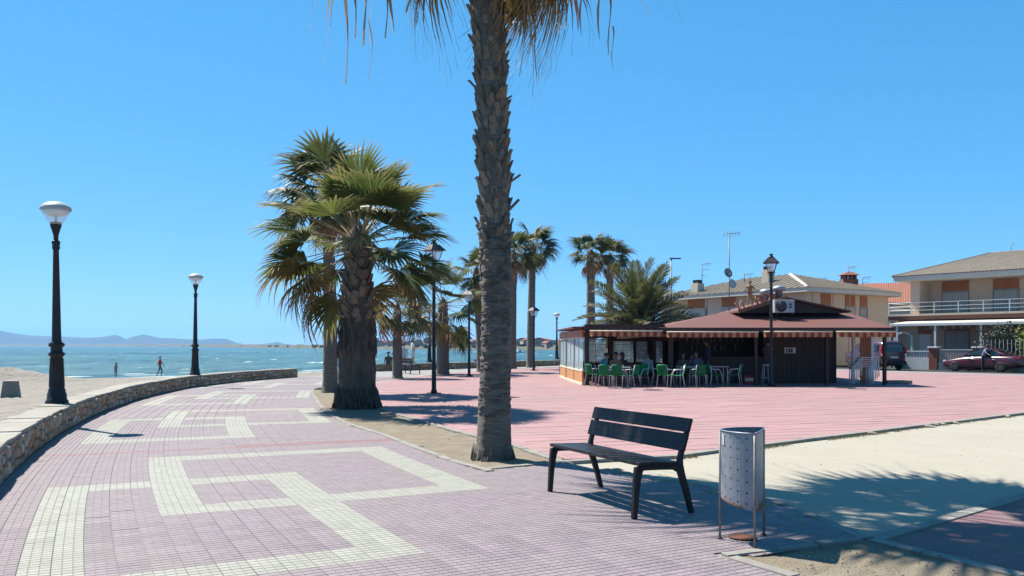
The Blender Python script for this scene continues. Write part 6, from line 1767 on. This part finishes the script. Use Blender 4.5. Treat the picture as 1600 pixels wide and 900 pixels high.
def shrub(name, loc, rx, ry, rz_, n, label, cols, leaf=.16, seed=1, z0=0.0):
    m_ = leaf_mat(name + '_leaf', cols, tuple(q * 1.3 for q in cols[1]), 3.0)
    rg_ = random.Random(seed); t_ = empty(name, loc); tag(t_, label, 'shrub')
    b = MB()
    for k in range(n):
        d = V((rg_.gauss(0, 1), rg_.gauss(0, 1), rg_.gauss(0, 1))).normalized() * (rg_.random() ** .4)
        lump = 1 + .3 * noise.noise(d * 2.3 + V((seed, 0, 0)))
        c = V((d.x * rx, d.y * ry, z0 + rz_ * (1 + d.z) * .5 * 1.0)) * lump
        a = V((rg_.uniform(-1, 1), rg_.uniform(-1, 1), rg_.uniform(-.3, 1))).normalized() * leaf; w = a.orthogonal().normalized() * leaf * .38
        b.add([c, c + a * .5 + w, c + a, c + a * .5 - w], [(0, 1, 2, 3)])
    o = b.build('foliage', m_, t_); at_ = o.data.attributes.new('dry', 'FLOAT', 'POINT'); at_.data.foreach_set('value', [0.0] * len(b.v)); o['kind'] = 'stuff'
    s_ = MB()
    for k in range(5): s_.tube([(.05 * k - .1, 0, 0), (.25 * math.cos(k * 1.3) * rx, .3 * math.sin(k * 1.3) * ry, z0 + rz_ * .6)], [.04, .015], 5)
    s_.build('stems', M['bark'], t_)
gs = FD.A + FD.e * FD.u(1572, 4.6) + V((FD.e.y, -FD.e.x)) * 4.4
shrub('climbing_shrub', (gs.x - .3, gs.y, 0), 1.6, .7, 2.6, 2600, 'dark climbing shrub arching over the fence behind the red car', ((.018, .028, .012), (.03, .042, .016)), .13, 3, .3)
gs2 = FD.A + FD.e * FD.u(1606, 4.6) + V((FD.e.y, -FD.e.x)) * 4.4
shrub('garden_shrub', (gs2.x, gs2.y, 0), .9, .7, 2.2, 1200, 'yellow-green garden shrub at the far right edge behind the car', ((.16, .19, .03), (.22, .24, .05)), .13, 5, .5)

# cream corner house behind the kiosk
CB = V((22.0, 62.0)); eL, eR = V((-.55, .835)), V((.835, .55))
HB = empty('house', (CB.x, CB.y, 0), math.atan2(eR.y, eR.x)); tag(HB, 'cream two-storey corner house with olive hipped roof behind the kiosk', 'house')
# local x along the right facade, local y along the left facade (going back)
LR, LL, zE = 10.6, 15.5, 5.55
def hb_(b, n, m_): return b.build(n, m_, HB)
hb_(MB().b2((0, 0, 0), (LR, LL, zE)), 'wall', M['render'])
hb_(MB().b2((-.75, -.75, zE), (LR + .75, LL + .75, zE + .32)), 'eaves_board', M['fasciaw'])
rf = MB(); o_ = .8; zr = zE + 2.0; c1, c2 = (LR / 2, LR / 2 + .2, zr), (LR / 2, LL - LR / 2 - .2, zr)
k0, k1, k2, k3 = (-o_, -o_, zE + .33), (LR + o_, -o_, zE + .33), (LR + o_, LL + o_, zE + .33), (-o_, LL + o_, zE + .33)
rf.add([k0, k1, c1], [(0, 1, 2)]); rf.add([k1, k2, c2, c1], [(0, 1, 2, 3)]); rf.add([k2, k3, c2], [(0, 1, 2)]); rf.add([k3, k0, c1, c2], [(0, 1, 2, 3)])
ro = hb_(rf, 'roof', M['rooftile'])
MB().tube([k0, c1], .13, 6).build('hip_tiles', M['fasciaw'], ro)
for k in range(26):
    f = (k + .5) / 27
    for (A3, B3, P3) in ((k0, k1, c1), (k3, k0, None)):
        A3, B3 = V(A3), V(B3)
        e_ = A3.lerp(B3, f)
        up_ = V((0, 1, 0)) if P3 else V((1, 0, 0))
        run = (min(f, 1 - f) * (B3 - A3).length) if P3 else min(min(f, 1 - f) * (B3 - A3).length, LR / 2 + o_)
        run = min(run, LR / 2 + o_)
        MB().tube([e_ + V((0, 0, .02)), e_ + up_ * run + V((0, 0, run * (zr - zE - .33) / (LR / 2 + o_) + .02))], .035, 4, cap=False).build('roof_rib', M['rooftile'], ro)
def win_left(y0, y1, z0, z1):
    w = MB().b2((-.03, y0, z0), (.02, y1, z1)).build('window', M['shutter'], HB)
    g = MB()
    for k in range(9): y = y0 + (y1 - y0) * (k + .5) / 9; g.b2((-.12, y - .02, z0), (-.10, y + .02, z1))
    g.build('window_bars', M['grille'], w)
    MB().b2((-.05, y0 - .3, z0 - .05), (-.0305, y0 - .02, z1 + .05)).build('shutter_box', M['grille'], w)
    MB().b2((-.04, y0, z1 + .01), (.01, y1, zE - .02)).build('head_panel', M['terra'], w)
FL = Facade(CB, eL)
for pa_, pb_ in ((1128, 1151), (1075, 1101), (1186, 1212)):
    a_, b_ = sorted((abs(FL.u(pa_)), abs(FL.u(pb_)))); win_left(a_, b_, 3.3, 4.75)
for y in (3.1, 6.6, 9.9, 12.6): hb_(MB().b2((-.05, y - .06, 0), (-.0, y + .06, zE)), 'pilaster', M['brickcream'])
FR = Facade(CB, eR)
for pa_, pb_ in ((1283, 1297), (1321, 1335), (1344, 1354)):
    window(FR.u(pa_), FR.u(pb_), 3.3, 4.6, -.02, HB, 7, .9)
for x in (.9, 3.4, 5.4): hb_(MB().b2((x - .06, -.05, 0), (x + .06, 0, zE)), 'pilaster', M['brickcream'])
def chimney(D, px, py0, py1, w, lab, m_, cap='iron'):
    z0, z1 = ZD(py1, D), ZD(py0, D); t_ = MB().b2((-w / 2, -w / 2, z0 - 1.2), (w / 2, w / 2, z1), ch=.02).build('chimney', m_, loc=(XD(px, D), D, 0), rotz=.6)
    tag(t_, lab, 'chimney', kind='thing'); MB().b2((-w * .36, -w * .36, z1), (w * .36, w * .36, z1 + .3)).build('chimney_pot', M[cap], t_); return t_
chimney(68, 1200, 422, 450, .72, 'tall cream chimney behind the lantern of the kiosk lamp post', M['render'])
chimney(72, 1090, 443, 453, .8, 'short cream chimney with dark pot left of the antenna mast', M['render'])
def aerial(D, px, py0, py1, lab):
    t_ = MB().tube([(0, 0, ZD(py1, D)), (0, 0, ZD(py0, D))], .03, 5)
    for k in range(3): t_.tube([(-.1, 0, ZD(py0, D) - .1 - k * .5), (.75 - .2 * k, -.1, ZD(py0, D) - .05 - k * .5)], .02, 4)
    for k in range(5): t_.tube([(.15 * k, -.05, ZD(py0, D) - .3), (.15 * k, -.05, ZD(py0, D) + .12)], .012, 4)
    o = t_.build('roof_aerial', M['galv'], loc=(XD(px, D), D, 0)); tag(o, lab, 'aerial', kind='thing')
aerial(72, 1097, 411, 452, 'thin roof aerial beside the short cream chimney')
aerial(68, 1163, 427, 441, 'short dark roof pipe behind the wooden statue')
aerial(70, 1278, 434, 450, 'small roof aerial on the right slope of the corner house')
aerial(76, 1325, 416, 445, 'roof aerial left of the red brick chimney')
aerial(76, 1348, 432, 448, 'small roof aerial right of the red brick chimney')

# terracotta-roofed house between the two
HC = empty('house', (XD(1360, 74), 74, 0), rad(-25)); tag(HC, 'house with orange terracotta tiled roof between the two larger houses', 'house')
zc = ZD(474, 74); zt_ = ZD(441, 76)
MB().b2((-3.5, 0, 0), (5.5, 8, zc)).build('wall', M['render'], HC)
rf = MB(); tile_roof(rf, (-3.9, -.4, zc), (5.9, -.4, zc), (-3.9, 4, zt_), (5.9, 4, zt_), .2); rf.add([(-3.9, 8.4, zc), (-3.9, 4, zt_), (5.9, 4, zt_), (5.9, 8.4, zc)], [(0, 1, 2, 3)])
rf.build('roof', M['redroof'], HC)
MB().b2((-.5, -.03, zc - 1.7), (.3, -.003, zc - .6)).build('window', M['wood_door'], HC)
ck = empty('chimney', (XD(1326, 77), 77, ZD(446, 77))); tag(ck, 'red brick chimney with a little tiled cap on the terracotta roof', 'chimney')
MB().b2((-.7, -.5, -.8), (.7, .5, .55)).build('shaft', M['redroof'], ck)
for x in (-.5, -.17, .17, .5): MB().b2((x - .08, -.45, .55), (x + .08, .45, .95)).build('cap_pier', M['redroof'], ck)
MB().add([(-.85, -.65, .95), (.85, -.65, .95), (.85, .65, .95), (-.85, .65, .95), (0, 0, 1.35)], [(0, 1, 4), (1, 2, 4), (2, 3, 4), (3, 0, 4), (3, 2, 1, 0)]).__class__
cp_ = MB(); cp_.add([(-.85, -.65, .95), (.85, -.65, .95), (.85, .65, .95), (-.85, .65, .95), (0, 0, 1.35)], [(0, 1, 4), (1, 2, 4), (2, 3, 4), (3, 0, 4), (3, 2, 1, 0)]); cp_.build('tiled_cap', M['redroof'], ck)

# ------------------------------------------------------------------ town across the bay, boats
M['town'] = [mat('town_wall_%d' % k, c, tuple(q * .85 for q in c), .3, .9) for k, c in enumerate(((.38, .28, .21), (.42, .37, .31), (.33, .20, .15), (.40, .34, .26), (.46, .43, .39)))]
M['towndark'] = mat('far_window', (.06, .06, .065), (.05, .05, .055), 1, .5)
rg = random.Random(31)
px = 560
k = 0
while px < 905:
    D = lerp_tab(shore_tab, px) * rg.uniform(1.03, 1.22)
    w_, h_ = rg.uniform(4, 10), rg.uniform(2.8, 6.0) * (1.35 if rg.random() < .12 else 1)
    hs = empty('far_house', (XD(px, D), D, .2), rg.uniform(-.5, .5))
    tag(hs, 'small far house in the town across the bay', 'house', 'houses of the town across the bay')
    MB().b2((-w_ / 2, -4, -2), (w_ / 2, 4, h_)).build('wall', M['town'][rg.randrange(5)], hs)
    if rg.random() < .55:
        r_ = MB(); r_.xprism([(-w_ / 2 - .3, h_), (w_ / 2 + .3, h_), (0, h_ + 1.3)], -4.2, 4.2); r_.build('roof', M['redroof'], hs)
    wn_ = max(2, int(w_ / 2))
    for q in range(wn_):
        x = -w_ / 2 + w_ * (q + .5) / wn_; MB().b2((x - .5, -4.05, h_ * .55), (x + .5, -4.0, h_ * .55 + 1.1)).build('window', M['towndark'], hs)
    px += rg.uniform(3.5, 9); k += 1
M['fartree'] = mat('far_tree', (.05, .065, .025), (.03, .04, .018), .4, .95)
ft = MB()
for k in range(260):
    px = rg.uniform(-60, 930); D = lerp_tab(shore_tab, px) * rg.uniform(1.02, 1.12); r_ = rg.uniform(1, 2.2) * max(1, D / 1500)
    c = V((XD(px, D), D, .2 + r_ * .4))
    vs_ = [c + V((math.cos(a) * r_ * (1.2 + .4 * rg.random()), math.sin(a) * r_, z * r_ * (.7 + .5 * rg.random()))) for z in (-.6, .3, .8) for a in (0, 1.05, 2.1, 3.14, 4.19, 5.24)]
    ft.add(vs_, [(i * 6 + j, i * 6 + (j + 1) % 6, i * 6 + 6 + (j + 1) % 6, i * 6 + 6 + j) for i in range(2) for j in range(6)] + [(12, 13, 14, 15, 16, 17)])
o = ft.build('far_trees', M['fartree']); tag(o, 'dark line of low trees along the far shore', 'trees', kind='stuff')
for px, D, lab in ((690, 330, 'small white boat on the bay between the black lamp posts'), (812, 300, 'small white boat on the bay right of the foreground trunk')):
    bt = empty('boat', (XD(px, D), D, SEA_Z), .4); tag(bt, lab, 'boat')
    loft([[V((x, -w, .5)), V((x, -w * .7, -.1)), V((x, 0, -.25)), V((x, w * .7, -.1)), V((x, w, .5)), V((x, 0, .42))] for x, w in ((-2.2, .7), (-1, .9), (.8, .8), (2.0, .35), (2.5, .05))], M['white_paint'], 'hull', bt)
    MB().b2((-.8, -.5, .4), (.5, .5, 1.1), ch=.05).build('cabin', M['white_paint'], bt)

# small debris in the beds and on the plaza
M['debris'] = mat('dry_litter', (.16, .11, .06), (.09, .065, .04), 9, .9)
db = MB(); rg = random.Random(2)
for k in range(420):
    if rg.random() < .62: s_, t_ = rg.uniform(4.6, 22), None; q = P(s_, tk(s_) + rg.uniform(.12, 1.0))
    else: q = V((rg.uniform(1.7, 3.1), rg.uniform(5.2, 6.3), 0))
    if not (inside(q.xy, BED1) or inside(q.xy, BED2)): continue
    a = rg.uniform(0, 6.28); l_ = rg.uniform(.004, .015); d = V((math.cos(a), math.sin(a), rg.uniform(-.2, .3))) * l_; w = V((-d.y, d.x, rg.uniform(-.004, .004))) * rg.uniform(.3, .8)
    c = q + V((0, 0, .008)); db.add([c - d, c + w, c + d, c - w, c + V((0, 0, l_ * .6))], [(0, 1, 4), (1, 2, 4), (2, 3, 4), (3, 0, 4)])
o = db.build('ground_litter', M['debris']); tag(o, 'scattered dry leaf bits and pebbles on the sandy beds', 'litter', kind='stuff')

# ------------------------------------------------------------------ sea haze: one even body of air round everything
hz = MB().b2((-7000, -320, -3.2), (7000, 7200, 135)).build('haze', [])
vm_ = bpy.data.materials.new('sea_air'); vm_.use_nodes = True; nt = vm_.node_tree
nt.nodes.remove(nt.nodes['Principled BSDF'])
pv_ = nm(nt, 'ShaderNodeVolumePrincipled'); pv_.inputs['Color'].default_value = (.22, .55, 1.0, 1); pv_.inputs['Density'].default_value = 1.2e-4; pv_.inputs['Anisotropy'].default_value = .1
nt.links.new(pv_.outputs[0], nt.nodes['Material Output'].inputs['Volume'])
hz.data.materials.append(vm_); hz['kind'] = 'stuff'
